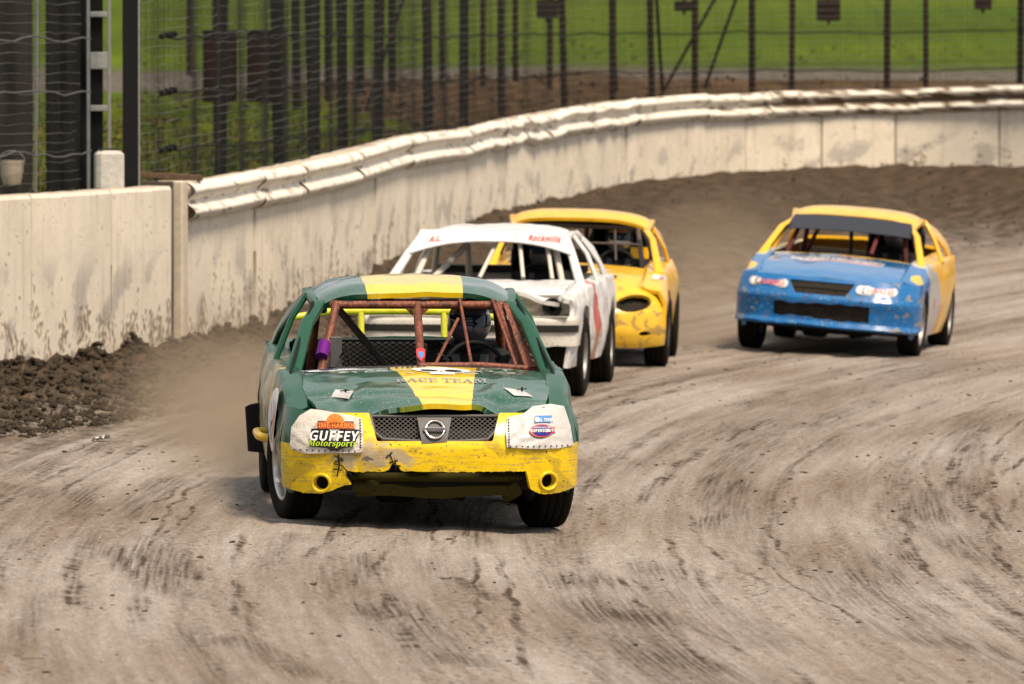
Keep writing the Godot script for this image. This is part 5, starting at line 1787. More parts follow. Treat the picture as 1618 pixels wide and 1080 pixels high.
# ---------------------------------------------------------------- drivers: one body from capsules joined smoothly and meshed as surface nets
func nets(mb: MB, caps: Array, lo: Vector3, hi: Vector3, cell: float, blend: float) -> void:
	var n := Vector3i(((hi - lo) / cell).ceil())
	var w := n.x + 1
	var wh := w * (n.y + 1)
	var F := PackedFloat32Array()
	F.resize(wh * (n.z + 1))
	for z in n.z + 1:
		for y in n.y + 1:
			for x in n.x + 1:
				var p := lo + Vector3(x, y, z) * cell
				var acc := 1e3
				for c in caps:
					var a: Vector3 = c[0]
					var ab: Vector3 = c[1] - a
					var t := clampf((p - a).dot(ab) / maxf(ab.length_squared(), 1e-9), 0.0, 1.0)
					var d: float = p.distance_to(a + ab * t) - lerpf(c[2], c[3], t)
					var h := maxf(blend - absf(acc - d), 0.0) / blend
					acc = minf(acc, d) - h * h * blend * 0.25
				F[z * wh + y * w + x] = acc
	var id := {}
	for z in n.z:
		for y in n.y:
			for x in n.x:
				var k := z * wh + y * w + x
				var sum := Vector3.ZERO
				var cnt := 0
				for e in [[0, 1], [0, 2], [0, 4], [1, 3], [1, 5], [2, 3], [2, 6], [3, 7], [4, 5], [4, 6], [5, 7], [6, 7]]:
					var a: int = e[0]
					var b: int = e[1]
					var fa := F[k + (a & 1) + ((a >> 1) & 1) * w + (a >> 2) * wh]
					var fb := F[k + (b & 1) + ((b >> 1) & 1) * w + (b >> 2) * wh]
					if (fa < 0.0) != (fb < 0.0):
						var t := fa / (fa - fb)
						sum += Vector3(a & 1, (a >> 1) & 1, a >> 2).lerp(Vector3(b & 1, (b >> 1) & 1, b >> 2), t)
						cnt += 1
				if cnt > 0:
					var g := Vector3(F[k + 1] - F[k], F[k + w] - F[k], F[k + wh] - F[k])
					id[k] = mb.add(lo + (Vector3(x, y, z) + sum / cnt) * cell, g.normalized())
	for z in range(1, n.z):
		for y in range(1, n.y):
			for x in range(1, n.x):
				var k := z * wh + y * w + x
				var q := F[k] < 0.0
				if q != (F[k + 1] < 0.0): _quad(mb, id, k, w, wh)
				if q != (F[k + w] < 0.0): _quad(mb, id, k, 1, wh)
				if q != (F[k + wh] < 0.0): _quad(mb, id, k, 1, w)
func _quad(mb: MB, id: Dictionary, k: int, a: int, b: int) -> void:
	if id.has(k) and id.has(k - a) and id.has(k - b) and id.has(k - a - b):
		mb.tri(id[k], id[k - a], id[k - a - b])
		mb.tri(id[k], id[k - a - b], id[k - b])

var person0: Node3D
var person_used := false
func make_person() -> void:   # seated, hands on the wheel; origin at the hip point, looking along +z
	person0 = Node3D.new()
	person0.name = "person"
	var c := [
		[Vector3(0, 0.06, -0.02), Vector3(0, 0.24, -0.07), 0.135, 0.14], [Vector3(-0.05, 0.30, -0.09), Vector3(-0.06, 0.42, -0.10), 0.13, 0.11], [Vector3(0.05, 0.30, -0.09), Vector3(0.06, 0.42, -0.10), 0.13, 0.11],
		[Vector3(0, 0.48, -0.10), Vector3(0, 0.60, -0.06), 0.065, 0.06], [Vector3(0, 0.66, -0.04), Vector3(0, 0.72, -0.05), 0.085, 0.09]]
	for s in [-1.0, 1.0]:
		c.append([Vector3(s * 0.10, 0.46, -0.10), Vector3(s * 0.185, 0.455, -0.09), 0.07, 0.068])
		c.append([Vector3(s * 0.19, 0.45, -0.09), Vector3(s * 0.265, 0.24, 0.10), 0.058, 0.046])
		c.append([Vector3(s * 0.265, 0.24, 0.10), Vector3(s * 0.175, 0.43, 0.36), 0.046, 0.033])
		c.append([Vector3(s * 0.09, 0.04, 0.02), Vector3(s * 0.13, 0.17, 0.44), 0.092, 0.066])
		c.append([Vector3(s * 0.13, 0.17, 0.44), Vector3(s * 0.11, -0.02, 0.80), 0.06, 0.042])
		c.append([Vector3(s * 0.11, -0.05, 0.82), Vector3(s * 0.12, 0.06, 0.95), 0.042, 0.036])
	var mb := MB.new()
	nets(mb, c, Vector3(-0.36, -0.14, -0.28), Vector3(0.36, 0.84, 1.02), 0.022, 0.05)
	for s in [-1.0, 1.0]:   # gloved hands closed on the rim, on a finer grid
		var wr := Vector3(s * 0.178, 0.435, 0.355)
		var rim := Vector3(s * 0.163, 0.475, 0.452)      # point of the rim under the palm
		var hc := [[wr, wr.lerp(rim, 0.62) + Vector3(0, 0.006, 0), 0.031, 0.029]]
		for k in 4:
			var off := Vector3(-s * 0.012 * (k - 1.5), 0.021 * (1.5 - k), 0.004 * (1.5 - k))
			var a := wr.lerp(rim, 0.60) + off
			var b := rim + off + Vector3(s * 0.026, 0.004, 0.010)
			var e := rim + off + Vector3(s * 0.006, 0.0, 0.032)
			var f := rim + off * 0.9 + Vector3(-s * 0.022, -0.004, 0.018)
			var rad: float = [0.0095, 0.0100, 0.0097, 0.0085][k]
			hc.append([a, b, rad, rad]); hc.append([b, e, rad, rad * 0.92]); hc.append([e, f, rad * 0.92, rad * 0.8])
		hc.append([wr.lerp(rim, 0.35) + Vector3(-s * 0.02, 0.01, 0), wr.lerp(rim, 0.8) + Vector3(-s * 0.036, 0.020, 0), 0.0125, 0.011])
		hc.append([wr.lerp(rim, 0.8) + Vector3(-s * 0.036, 0.020, 0), rim + Vector3(-s * 0.020, 0.034, 0.016), 0.011, 0.009])
		nets(mb, hc, wr + Vector3(-0.07, -0.05, -0.035), wr + Vector3(0.07, 0.12, 0.15), 0.0058, 0.010)
	put(mb, "body", M.suit, person0)
	# full-face helmet with a visor in its opening
	var h := MB.new()
	var hc := Vector3(0, 0.685, -0.035)
	var shell := func(u: float, v: float, k: float) -> Vector3:
		var th := (u - 0.5) * TAU
		var la := lerpf(-1.05, PI / 2, v)
		var r := Vector3(0.126, 0.138, 0.150) * k
		var p := Vector3(sin(th) * cos(la) * r.x, sin(la) * r.y, cos(th) * cos(la) * r.z)
		if la < 0.0 and cos(th) > 0.0: p.z += 0.045 * sin(-la) * cos(th)
		return hc + p
	surf(h, func(u, v): return shell.call(u, v, 1.0), 56, 34, func(p, _u, _v):
		var q: Vector3 = p - hc
		return maxf(maxf(absf(q.x) - 0.112, absf(q.y - 0.008) - 0.030), 0.02 - q.z) , 0.02)
	var hel := put(h, "helmet", M.helmet, person0)
	var vz := MB.new()
	surf(vz, func(u, v): return shell.call(u, v, 1.015), 56, 40, func(p, _u, _v):
		var q: Vector3 = p - hc
		return -maxf(maxf(absf(q.x) - 0.118, absf(q.y - 0.008) - 0.036), 0.015 - q.z), 0.003)
	put(vz, "visor", M.visor, hel)
	var st := MB.new()
	surf(st, func(u, v): return shell.call(lerpf(0.42, 0.58, u), lerpf(0.74, 0.99, v), 1.008), 8, 16)
	put(st, "stripe", M.purple, hel)
	for side in [0.30, 0.64]:
		var dk := MB.new()
		surf(dk, func(u, v): return shell.call(lerpf(side, side + 0.06, u) + 0.02 * v, lerpf(0.50, 0.78, v), 1.008), 6, 12)
		put(dk, "side_print", M.silver, hel)
	var nk := MB.new()
	var ring := []
	for k in 25: ring.append(Vector3(0.085 * cos(TAU * k / 24), 0.545 + 0.01 * cos(TAU * k / 12), -0.07 + 0.085 * sin(TAU * k / 24)))
	tube(nk, ring, 0.026, 8, false)
	put(nk, "neck_brace", M.black, person0)
	for s in [-1.0, 1.0]:
		var hb := MB.new()
		surf(hb, func(u, v): return Vector3(s * 0.085 + (u - 0.5) * 0.05 - s * 0.04 * (1.0 - v), lerpf(0.18, 0.50, v), 0.078 - 0.06 * v + 0.02 * sin(v * PI)), 3, 10)
		put(hb, "harness_strap", M.gunmetal, person0)

func seat_person(s: Dictionary, at: Vector3, label: String, helmet: Material, lean := 0.0) -> void:
	var p: Node3D = person0
	if person_used: p = person0.duplicate()
	person_used = true
	p.name = numbered("person")
	add_child(p)
	var car: Node3D = s.root
	p.transform = car.transform * Transform3D(Basis(Vector3(1, 0, 0), lean), at)
	(p.get_node("helmet") as MeshInstance3D).material_override = helmet
	tag(p, label, "person", "drivers in the race cars")

func white_car() -> void:
	var s := {
		"root": base("race_car"), "wb": 2.66, "track": 0.765, "wr": 0.325, "ww": 0.215, "rim": 0.19, "arch": 0.375, "sill": 0.22, "dents": 0.020,
		"hw": [-3.75, 0.80, -3.2, 0.85, -2.5, 0.87, -1.2, 0.875, 0.0, 0.87, 0.9, 0.845],
		"belt": [-3.75, 0.86, -2.8, 0.875, -1.2, 0.855, -0.4, 0.85, 0.0, 0.835, 0.6, 0.79, 0.9, 0.765],
		"prof": [0.0, 0.94, 0.2, 0.975, 0.5, 1.0, 0.8, 0.995, 1.0, 0.965], "roll_in": 0.07, "roll_up": 0.02,
		"tail": -3.75, "dash": 0.87,
		"front": {"hw": 0.868, "zs": 0.62, "nose": 0.98, "e": 0.28, "out": [0.3, -0.02, 0.42, 0.0, 0.60, 0.01, 0.64, -0.02]},
		"hood": {"z0": -0.42, "z1": 0.86, "sweep": 0.03, "crown": 0.02, "hw": [0.0, 0.74, 1.0, 0.72], "y": [0.0, 0.895, 0.5, 0.875, 0.85, 0.845, 1.0, 0.825],
			"kink": func(x, v): return -0.075 * smoothstep(0.35, 0.75, x) * smoothstep(0.55, 1.0, v) + 0.035 * exp(-pow((x - 0.15) / 0.2, 2.0)) * smoothstep(0.6, 1.0, v)},
		"roof": {"z0": -1.10, "z1": -2.45, "sweep": 0.03, "crown": 0.025, "drop": 0.045, "dents": 0.012, "hw": [0.0, 0.575, 1.0, 0.575], "y": [0.0, 1.285, 0.2, 1.315, 0.6, 1.32, 1.0, 1.28]},
		"rear": {"z0": -2.95, "z1": -3.72, "y0": 0.90, "y1": 0.885, "w0": 0.68, "w1": 0.72},
	}
	var R: Node3D = s.root
	hood_panel(s, M.white, null, 0.016, 50, 40)
	roof_panel(s, M.white)
	for side in [-1, 1]:
		var sd := float(side)
		side_panel(s, "front_fender", side, 0.90, -0.43, M.white, 1.3, func(p): return maxf(Vector2(p.z - 0.92, p.y - 0.68).length() - 0.10, 0.3 - p.y) if p.z > 0.5 else 1.0)
		var st := stripe_tex(256, 256, func(u, v):
			var c := Color(0.66, 0.67, 0.70)
			var e: float = u + (v - 0.5) * 0.22
			if e > 0.36 and e < 0.66 + 0.03 * nz.get_noise_2d(v * 14.0, 1.0): c = Color(0.50, 0.085, 0.05)
			if v < 0.3: c = c.lerp(Color(0.34, 0.25, 0.17), clampf(0.25 + nz.get_noise_2d(u * 12.0, v * 12.0) + (0.3 - v), 0.0, 0.85))
			return c)
		var dm := tex_paint(st, 0.42, 0.4)
		side_panel(s, "door", side, -0.44, -1.52, dm)
		side_panel(s, "rear_door", side, -1.53, -2.30, M.white)
		side_panel(s, "quarter_panel", side, -2.31, -3.65, M.white)
		pillar(s, "windscreen_pillar", [Vector3(sd * 0.80, 0.82, -0.36), Vector3(sd * 0.765, 0.90, -0.48), Vector3(sd * 0.67, 1.10, -0.88), Vector3(sd * 0.605, 1.21, -1.12)], [0.085, 0.08, 0.07, 0.07], 0.05, Vector3(1, 0, 0), M.white)
		pillar(s, "roof_rail", [Vector3(sd * 0.60, 1.215, -1.10), Vector3(sd * 0.605, 1.245, -1.7), Vector3(sd * 0.60, 1.205, -2.45)], 0.06, 0.05, Vector3(1, 0, 0), M.white)
		pillar(s, "door_pillar", [Vector3(sd * 0.84, 0.84, -1.50), Vector3(sd * 0.74, 1.08, -1.56), Vector3(sd * 0.615, 1.235, -1.62)], 0.09, 0.04, Vector3(0, 0, 1), M.white)
		pillar(s, "rear_pillar", [Vector3(sd * 0.80, 0.86, -2.75), Vector3(sd * 0.72, 1.06, -2.60), Vector3(sd * 0.60, 1.215, -2.42)], [0.34, 0.26, 0.16], 0.04, Vector3(0, 0, 1), M.white)
	rear_end(s, M.white, M.white)
	# sun visor band across the top of the windscreen
	var vis := put(surf(MB.new(), func(u, v):
		var a = (u - 0.5) * 2.0
		var low := 1.196 - 0.105 * pow(absf(a), 2.6)
		var y := lerpf(low, 1.285, v)
		var z := -1.08 + (1.285 - y) * 1.6
		return Vector3(a * lerpf(0.60, 0.70, (1.285 - y) / 0.25), y, z + 0.012 - 0.03 * a * a), 40, 8, null, 0.012, null, true), "sun_visor", M.white, R)
	var vp := func(cx: float, cy: float, tilt: float) -> Callable:
		return func(x, y):
			var yy: float = cy + y + x * tilt
			var q: float = cx + x
			return Vector3(q, yy, -1.08 + (1.285 - yy) * 1.6 + 0.012 - 0.03 * pow(q / 0.62, 2.0) + 0.012)
	put(lettering("RockHills", 0.044, vp.call(0.44, 1.218, -0.06), true, 0.25), "lettering", M.red, vis)
	put(lettering("A.L.", 0.042, vp.call(-0.46, 1.212, 0.12), true, 0.3), "lettering", M.red, vis)
	put(lettering("Motor Sports", 0.05, func(x, y): return hood_at(s, (0.25 + x) / 0.73, 0.28 - y / 1.25, 0.016, 0.006), false, 0.2, true), "lettering", M.grey_ink, R)
	# square bumper with a dark rubbing strip, dented at its left end
	var bm := fascia(s, "front_bumper", 0.385, 0.632, paint(Color(0.62, 0.60, 0.56), 0.5, 0.2, tex.grime, 1.2), func(p, _u, _v): return (p.y - 0.395 - 0.02 * nz.get_noise_1d(p.x * 4.0)), 120, 20, 0.010)
	put(surf(MB.new(), func(u, v): return fascia_at(s, (u - 0.5) * PI * 0.98, lerpf(0.508, 0.566, v)) * Vector3(1.004, 1, 1) + Vector3(0, 0, 0.014), 120, 4, null, 0.012, null, true), "rubbing_strip", M.dark, bm)
	put(surf(MB.new(), func(u, v): return Vector3(lerpf(-0.80, 0.80, u), 0.632, lerpf(0.70, 0.985, v)), 10, 4), "bumper_top", M.cage_white, bm)
	# stripped nose: radiator support, lamp bucket, crumpled inner panels
	put(surf(MB.new(), func(u, v): return Vector3(lerpf(-0.78, 0.80, u), lerpf(0.60, 0.80, v), 0.74 + 0.04 * nz.get_noise_2d(u * 9.0, v * 4.0)), 40, 8), "radiator_support", paint(Color(0.42, 0.39, 0.32), 0.6, 0.0, tex.grime, 2.0), R)
	put(cbox(MB.new(), Vector3(0.0, 0.70, 0.79), Vector3(0.66, 0.12, 0.03)), "radiator", M.dark, R)
	for side in [-1, 1]:
		put(lathe_x(MB.new(), [[0.0, 0.0], [0.05, 0.0], [0.075, 0.03], [0.08, 0.06]], Vector3.ZERO, 20), "lamp_bucket", M.dark, R)
		var lb: MeshInstance3D = R.get_child(R.get_child_count() - 1)
		lb.position = Vector3(side * 0.66, 0.70, 0.78)
		lb.rotation.y = -PI / 2
	insides(s, M.inside)
	put(cbox(MB.new(), Vector3(0, 0.32, 0.55), Vector3(1.2, 0.16, 0.05)), "lower_beam", M.dirty_black, R)
	bars(s, "cage_bar", sym([[Vector3(0.50, 1.21, -1.15), Vector3(0.63, 0.80, -0.62), Vector3(0.64, 0.35, -0.5)], [Vector3(0.50, 1.21, -1.15), Vector3(0.54, 1.22, -1.95), Vector3(0.64, 0.35, -2.0)]]), 0.026, M.cage_white)
	bars(s, "cage_bar", [[Vector3(-0.52, 1.21, -1.15), Vector3(0.52, 1.21, -1.15)], [Vector3(0.04, 1.20, -1.12), Vector3(-0.06, 0.90, -0.56)], [Vector3(0.22, 1.20, -1.10), Vector3(0.30, 0.90, -0.56)], [Vector3(0.45, 1.18, -1.08), Vector3(0.54, 0.89, -0.56)], [Vector3(-0.54, 1.22, -1.95), Vector3(0.54, 1.22, -1.95)]], 0.017, M.cage_white)
	bars(s, "cage_bar", [[Vector3(-0.25, 1.16, -1.5), Vector3(-0.50, 0.86, -0.9)], [Vector3(-0.30, 1.20, -1.95), Vector3(-0.26, 0.5, -2.0)]], 0.028, M.cage_white)
	put(cbox(MB.new(), Vector3(0, 0.70, -2.60), Vector3(1.4, 0.40, 0.03)), "rear_bulkhead", M.cage_white, R)
	put(cbox(MB.new(), Vector3(0, 0.93, -2.66), Vector3(1.3, 0.06, 0.30)), "rear_shelf", M.dark, R)
	seat_and_wheel(s, Vector3(0.36, 0.42, -1.62), M.black)
	R.scale = Vector3.ONE * 0.965
	place_car(s, "battered white boxy race car with open nose right behind the green car", -0.255, 59.5, -5.3, -0.3, -0.03, [M.steel, M.steel, M.steel, M.steel])
	seat_person(s, Vector3(0.36, 0.42, -1.62), "person in dark suit and helmet driving the white car", M.gunmetal)

func gold_car() -> void:
	var s := {
		"root": base("race_car"), "wb": 2.265, "track": 0.745, "wr": 0.30, "ww": 0.20, "rim": 0.19, "arch": 0.345, "sill": 0.17, "dents": 0.006,
		"hw": [-3.15, 0.74, -2.8, 0.80, -2.2, 0.84, -1.2, 0.825, -0.5, 0.825, 0.0, 0.84, 0.35, 0.82],
		"belt": [-3.15, 0.80, -2.6, 0.845, -2.2, 0.85, -1.4, 0.80, -0.5, 0.79, -0.1, 0.755, 0.3, 0.68, 0.55, 0.58],
		"prof": [0.0, 0.92, 0.2, 0.965, 0.5, 0.995, 0.72, 1.0, 0.9, 0.965, 1.0, 0.92], "roll_in": 0.14, "roll_up": 0.03,
		"tail": -3.15, "dash": 0.81,
		"front": {"hw": 0.822, "zs": 0.27, "nose": 0.80, "e": 0.82, "out": [0.12, -0.09, 0.2, -0.03, 0.30, 0.0, 0.42, -0.01, 0.52, -0.07, 0.62, -0.20, 0.70, -0.34]},
		"hood": {"z0": -0.34, "z1": 0.56, "sweep": 0.12, "crown": 0.045, "hw": [0.0, 0.68, 1.0, 0.60], "y": [0.0, 0.835, 0.5, 0.775, 1.0, 0.640]},
		"roof": {"z0": -0.92, "z1": -1.75, "sweep": 0.08, "crown": 0.035, "drop": 0.045, "dents": 0.003, "hw": [0.0, 0.585, 0.5, 0.60, 1.0, 0.57], "y": [0.0, 1.215, 0.3, 1.275, 0.6, 1.285, 1.0, 1.22]},
		"rear": {"z0": -2.25, "z1": -3.10, "y0": 0.90, "y1": 0.84, "w0": 0.64, "w1": 0.66},
	}
	var R: Node3D = s.root
	hood_panel(s, M.gold, null, 0.004, 40, 30)
	roof_panel(s, M.gold)
	for side in [-1, 1]:
		var sd := float(side)
		side_panel(s, "front_fender", side, 0.42, -0.45, M.gold)
		side_panel(s, "door", side, -0.46, -1.40, M.gold)
		side_panel(s, "quarter_panel", side, -1.41, -3.08, M.gold)
		pillar(s, "windscreen_pillar", [Vector3(sd * 0.73, 0.76, -0.26), Vector3(sd * 0.70, 0.85, -0.38), Vector3(sd * 0.645, 1.04, -0.70), Vector3(sd * 0.58, 1.112, -0.95)], [0.09, 0.07, 0.06, 0.06], 0.045, Vector3(1, 0, 0), M.gold)
		pillar(s, "roof_rail", [Vector3(sd * 0.575, 1.115, -0.97), Vector3(sd * 0.61, 1.19, -1.3), Vector3(sd * 0.585, 1.14, -1.75)], 0.06, 0.05, Vector3(1, 0, 0), M.gold)
		pillar(s, "rear_pillar", [Vector3(sd * 0.74, 0.84, -2.05), Vector3(sd * 0.68, 1.02, -1.90), Vector3(sd * 0.585, 1.15, -1.72)], [0.36, 0.28, 0.20], 0.04, Vector3(0, 0, 1), M.gold)
		put(tube(MB.new(), [Vector3(sd * 0.66, 0.88, -0.42), Vector3(sd * 0.60, 1.03, -0.68), Vector3(sd * 0.545, 1.11, -0.86)], 0.014, 6), "seal", M.black, R)
		# lining of the empty lamp opening
		put(surf(MB.new(), func(u, v):
			var g = TAU * u
			var x := sd * (0.545 + 0.15 * cos(g) * lerpf(1.0, 0.7, v))
			var y := 0.53 + 0.072 * sin(g) * lerpf(1.0, 0.7, v) + 0.015 * cos(g)
			return on_front(s, x, y, -0.012 - 0.12 * v), 24, 3), "lamp_housing", M.dirty_black, R)
		put(patch(oval(0, 0, 0.13, 0.06), func(x, y): return on_front(s, sd * (0.545 + x), 0.53 + y, -0.13)), "lamp_backing", M.dirty_black, R)
	rear_end(s, M.gold, M.gold)
	var bt := stripe_tex(512, 192, func(u, v):
		var x: float = u * 1.8 - 0.9
		var y: float = 0.15 + (1.0 - v) * 0.6
		var c := Color(0.74, 0.45, 0.03)
		var n1: float = nz.get_noise_2d(x * 8.0, y * 8.0)
		var n2: float = nz.get_noise_2d(x * 30.0, y * 30.0)
		c = c.lerp(Color(0.24, 0.16, 0.06), smoothstep(0.15, 0.7, n1 + 0.3 * n2 + 0.15 - 1.2 * absf(y - 0.36)) * 0.75)
		return c)
	fascia(s, "front_bumper", 0.13, 0.665, tex_paint(bt, 0.4, 0.4), func(p, _u, _v):
		var x: float = absf(p.x)
		var k: float = Vector2((x - 0.545) / 0.15, (p.y - 0.53 - 0.1 * (x - 0.545)) / 0.072).length() - 1.0
		k = minf(k * 0.07, (Vector2(p.x / 0.40, (p.y - 0.27) / 0.065).length() - 1.0) * 0.07)
		k = minf(k, (Vector2((x - 0.655) / 0.05, (p.y - 0.275) / 0.022).length() - 1.0) * 0.03)
		return minf(k, p.y - 0.15 - 0.12 * maxf(0.0, x - 0.6)), 130, 60, 0.004)
	put(surf(MB.new(), func(u, v): return on_front(s, lerpf(-0.5, 0.5, u), lerpf(0.16, 0.40, v), -0.09), 10, 4), "mouth_backing", M.dirty_black, R)
	put(patch(oval(0, 0, 0.10, 0.05), func(x, y): return hood_at(s, (0.22 + x) / 0.63, 0.42 - y, 0.004, 0.005)), "sticker", mat(Color(0.62, 0.50, 0.36), 0.4), R)
	put(cbox(MB.new(), hood_at(s, 0.58, 0.62, 0.004, 0.01), Vector3(0.03, 0.02, 0.05)), "hood_pin", M.cage_dark, R)
	put(patch(rect2(0, 0, 0.20, 0.34, 0.05), func(x, y):
		var p := side_at(s, 0.0 + x, 1.06 + y * 0.5)
		return Vector3(p.x + 0.008, p.y + 0.006, p.z)), "sticker", M.sticker, R)
	put(patch(rect2(0, 0, 0.10, 0.14, 0.03), func(x, y):
		var p := side_at(s, 0.02 + x, 1.03 + y * 0.5)
		return Vector3(p.x + 0.012, p.y + 0.010, p.z)), "sticker", mat(Color(0.45, 0.30, 0.42), 0.5), R)
	insides(s, M.inside)
	bars(s, "cage_bar", sym([[Vector3(0.50, 1.14, -1.02), Vector3(0.58, 0.75, -0.62), Vector3(0.60, 0.3, -0.5)], [Vector3(0.50, 1.14, -1.02), Vector3(0.52, 1.17, -1.62), Vector3(0.60, 0.3, -1.7)]]), 0.023, M.cage_dark)
	bars(s, "cage_bar", [[Vector3(-0.5, 1.14, -1.02), Vector3(0.5, 1.14, -1.02)], [Vector3(-0.52, 1.17, -1.62), Vector3(0.52, 1.17, -1.62)], [Vector3(0.03, 1.12, -1.62), Vector3(0.03, 0.6, -1.66)]], 0.023, M.cage_dark)
	bars(s, "cage_bar", [[Vector3(0.30, 1.13, -1.02), Vector3(0.34, 0.86, -0.50)], [Vector3(0.10, 1.00, -0.78), Vector3(0.52, 1.0, -0.78)]], 0.010, M.cage_dark)
	put(cbox(MB.new(), Vector3(0.52, 0.92, -1.15), Vector3(0.16, 0.10, 0.06)), "side_pad", M.gold, R)
	put(cbox(MB.new(), Vector3(0.0, 0.70, -1.95), Vector3(1.2, 0.44, 0.03)), "rear_bulkhead", M.inside, R)
	seat_and_wheel(s, Vector3(0.33, 0.36, -1.36), M.black)
	place_car(s, "rounded golden yellow roadster race car with empty lamp openings behind the white car", 0.501, 65.3, -3.0, -2.2, -0.02, [M.steel, M.steel, M.steel, M.steel])
	seat_person(s, Vector3(0.33, 0.36, -1.36), "person in dark suit and helmet driving the golden roadster", M.silver)

func blue_car() -> void:
	var s := {
		"root": base("race_car"), "wb": 2.57, "track": 0.735, "wr": 0.295, "ww": 0.20, "rim": 0.19, "arch": 0.34, "sill": 0.19, "dents": 0.007,
		"hw": [-3.4, 0.74, -3.0, 0.80, -2.4, 0.845, -1.2, 0.85, -0.4, 0.85, 0.0, 0.85, 0.4, 0.835],
		"belt": [-3.4, 0.88, -2.6, 0.89, -1.6, 0.865, -0.4, 0.845, 0.0, 0.79, 0.4, 0.70, 0.6, 0.65],
		"prof": [0.0, 0.93, 0.2, 0.97, 0.5, 1.0, 0.75, 0.995, 0.9, 0.96, 1.0, 0.925], "roll_in": 0.12, "roll_up": 0.03,
		"tail": -3.4, "dash": 0.86,
		"front": {"hw": 0.848, "zs": 0.28, "nose": 0.86, "e": 0.66, "out": [0.2, 0.0, 0.26, 0.02, 0.31, -0.01, 0.40, 0.0, 0.50, 0.02, 0.54, 0.0, 0.62, -0.05, 0.72, -0.13]},
		"hood": {"z0": -0.38, "z1": 0.74, "sweep": 0.14, "crown": 0.04, "hw": [0.0, 0.71, 1.0, 0.66], "y": [0.0, 0.885, 0.4, 0.845, 0.8, 0.765, 1.0, 0.70]},
		"roof": {"z0": -1.00, "z1": -2.1, "sweep": 0.07, "crown": 0.025, "drop": 0.04, "dents": 0.003, "hw": [0.0, 0.555, 0.4, 0.58, 1.0, 0.55], "y": [0.0, 1.235, 0.3, 1.298, 0.6, 1.305, 1.0, 1.25]},
		"rear": {"z0": -2.75, "z1": -3.35, "y0": 1.0, "y1": 0.90, "w0": 0.62, "w1": 0.66},
	}
	var R: Node3D = s.root
	var ht := stripe_tex(256, 256, func(u, v):
		var x: float = u * 2.0 - 1.0
		var c := Color(0.002, 0.135, 0.40)
		var mid: float = 0.33 + 0.07 * x * x
		var e: float = absf(v - mid) / 0.10
		if v < 0.06: c = Color(0.80, 0.55, 0.10)
		elif e < 1.0 and absf(x) < 0.62:
			c = Color(0.74, 0.74, 0.78) if nz.get_noise_2d(x * 12.0, v * 8.0) > -0.35 else Color(0.20, 0.32, 0.62)
		elif e < 1.45 and absf(x - 0.05) < 0.55 and v > mid: c = Color(0.72, 0.25, 0.20)
		elif v < 0.15 and x > 0.0 and x < 0.4: c = Color(0.70, 0.32, 0.22)
		return c)
	hood_panel(s, tex_paint(ht, 0.22, 1.0), null, 0.005, 40, 36)
	roof_panel(s, M.amber)
	for side in [-1, 1]:
		var sd := float(side)
		var ft := stripe_tex(128, 128, func(u, v):
			var c := Color(0.002, 0.135, 0.40)
			if Vector2((u - 0.22) / 0.16, (v - 0.72) / 0.14).length() < 1.0: c = Color(0.80, 0.46, 0.02)
			if u > 0.78 - 0.2 * (v - 0.5): c = Color(0.42, 0.44, 0.48)
			return c)
		side_panel(s, "front_fender", side, 0.44, -0.45, tex_paint(ft, 0.33, 0.6))
		var dt := stripe_tex(256, 256, func(u, v):
			var c := Color(0.40, 0.42, 0.47)
			if u > 0.42 + 0.5 * (0.7 - v): c = Color(0.80, 0.44, 0.006)
			if v > 0.68 and u > 0.25: c = Color(0.80, 0.44, 0.006)
			if v > 0.30 and v < 0.40 and u > 0.1 and u < 0.3: c = Color(0.55, 0.10, 0.06)
			if v < 0.32 and u > 0.62 and u < 0.75: c = Color(0.55, 0.16, 0.05)
			return c)
		side_panel(s, "door", side, -0.46, -1.70, tex_paint(dt, 0.35, 0.5))
		side_panel(s, "quarter_panel", side, -1.71, -3.33, M.amber)
		pillar(s, "windscreen_pillar", [Vector3(sd * 0.75, 0.80, -0.28), Vector3(sd * 0.715, 0.89, -0.42), Vector3(sd * 0.63, 1.085, -0.78), Vector3(sd * 0.555, 1.148, -1.03)], [0.085, 0.07, 0.06, 0.055], 0.045, Vector3(1, 0, 0), M.amber)
		pillar(s, "roof_rail", [Vector3(sd * 0.55, 1.15, -1.04), Vector3(sd * 0.59, 1.225, -1.4), Vector3(sd * 0.565, 1.18, -2.1)], 0.06, 0.05, Vector3(1, 0, 0), M.amber)
		pillar(s, "door_pillar", [Vector3(sd * 0.80, 0.85, -1.62), Vector3(sd * 0.70, 1.06, -1.68), Vector3(sd * 0.595, 1.215, -1.74)], 0.09, 0.04, Vector3(0, 0, 1), M.amber)
		pillar(s, "rear_pillar", [Vector3(sd * 0.75, 0.90, -2.70), Vector3(sd * 0.68, 1.05, -2.40), Vector3(sd * 0.565, 1.18, -2.08)], [0.34, 0.24, 0.14], 0.04, Vector3(0, 0, 1), M.amber)
		put(tube(MB.new(), [Vector3(sd * 0.68, 0.905, -0.44), Vector3(sd * 0.595, 1.08, -0.78), Vector3(sd * 0.53, 1.14, -0.94)], 0.014, 6), "seal", M.black, R)
	rear_end(s, M.amber, M.amber)
	# dark film across the top of the windscreen
	put(surf(MB.new(), func(u, v):
		var a = (u - 0.5) * 2.0
		var y = lerpf(1.095, 1.225, v) - 0.02 * a * a
		var t = (1.225 - y) / 0.33
		return Vector3(a * lerpf(0.54, 0.665, t), y, -0.985 + 0.56 * t - 0.06 * a * a), 24, 6, null, 0.006, null, true), "sun_strip", M.film, R)
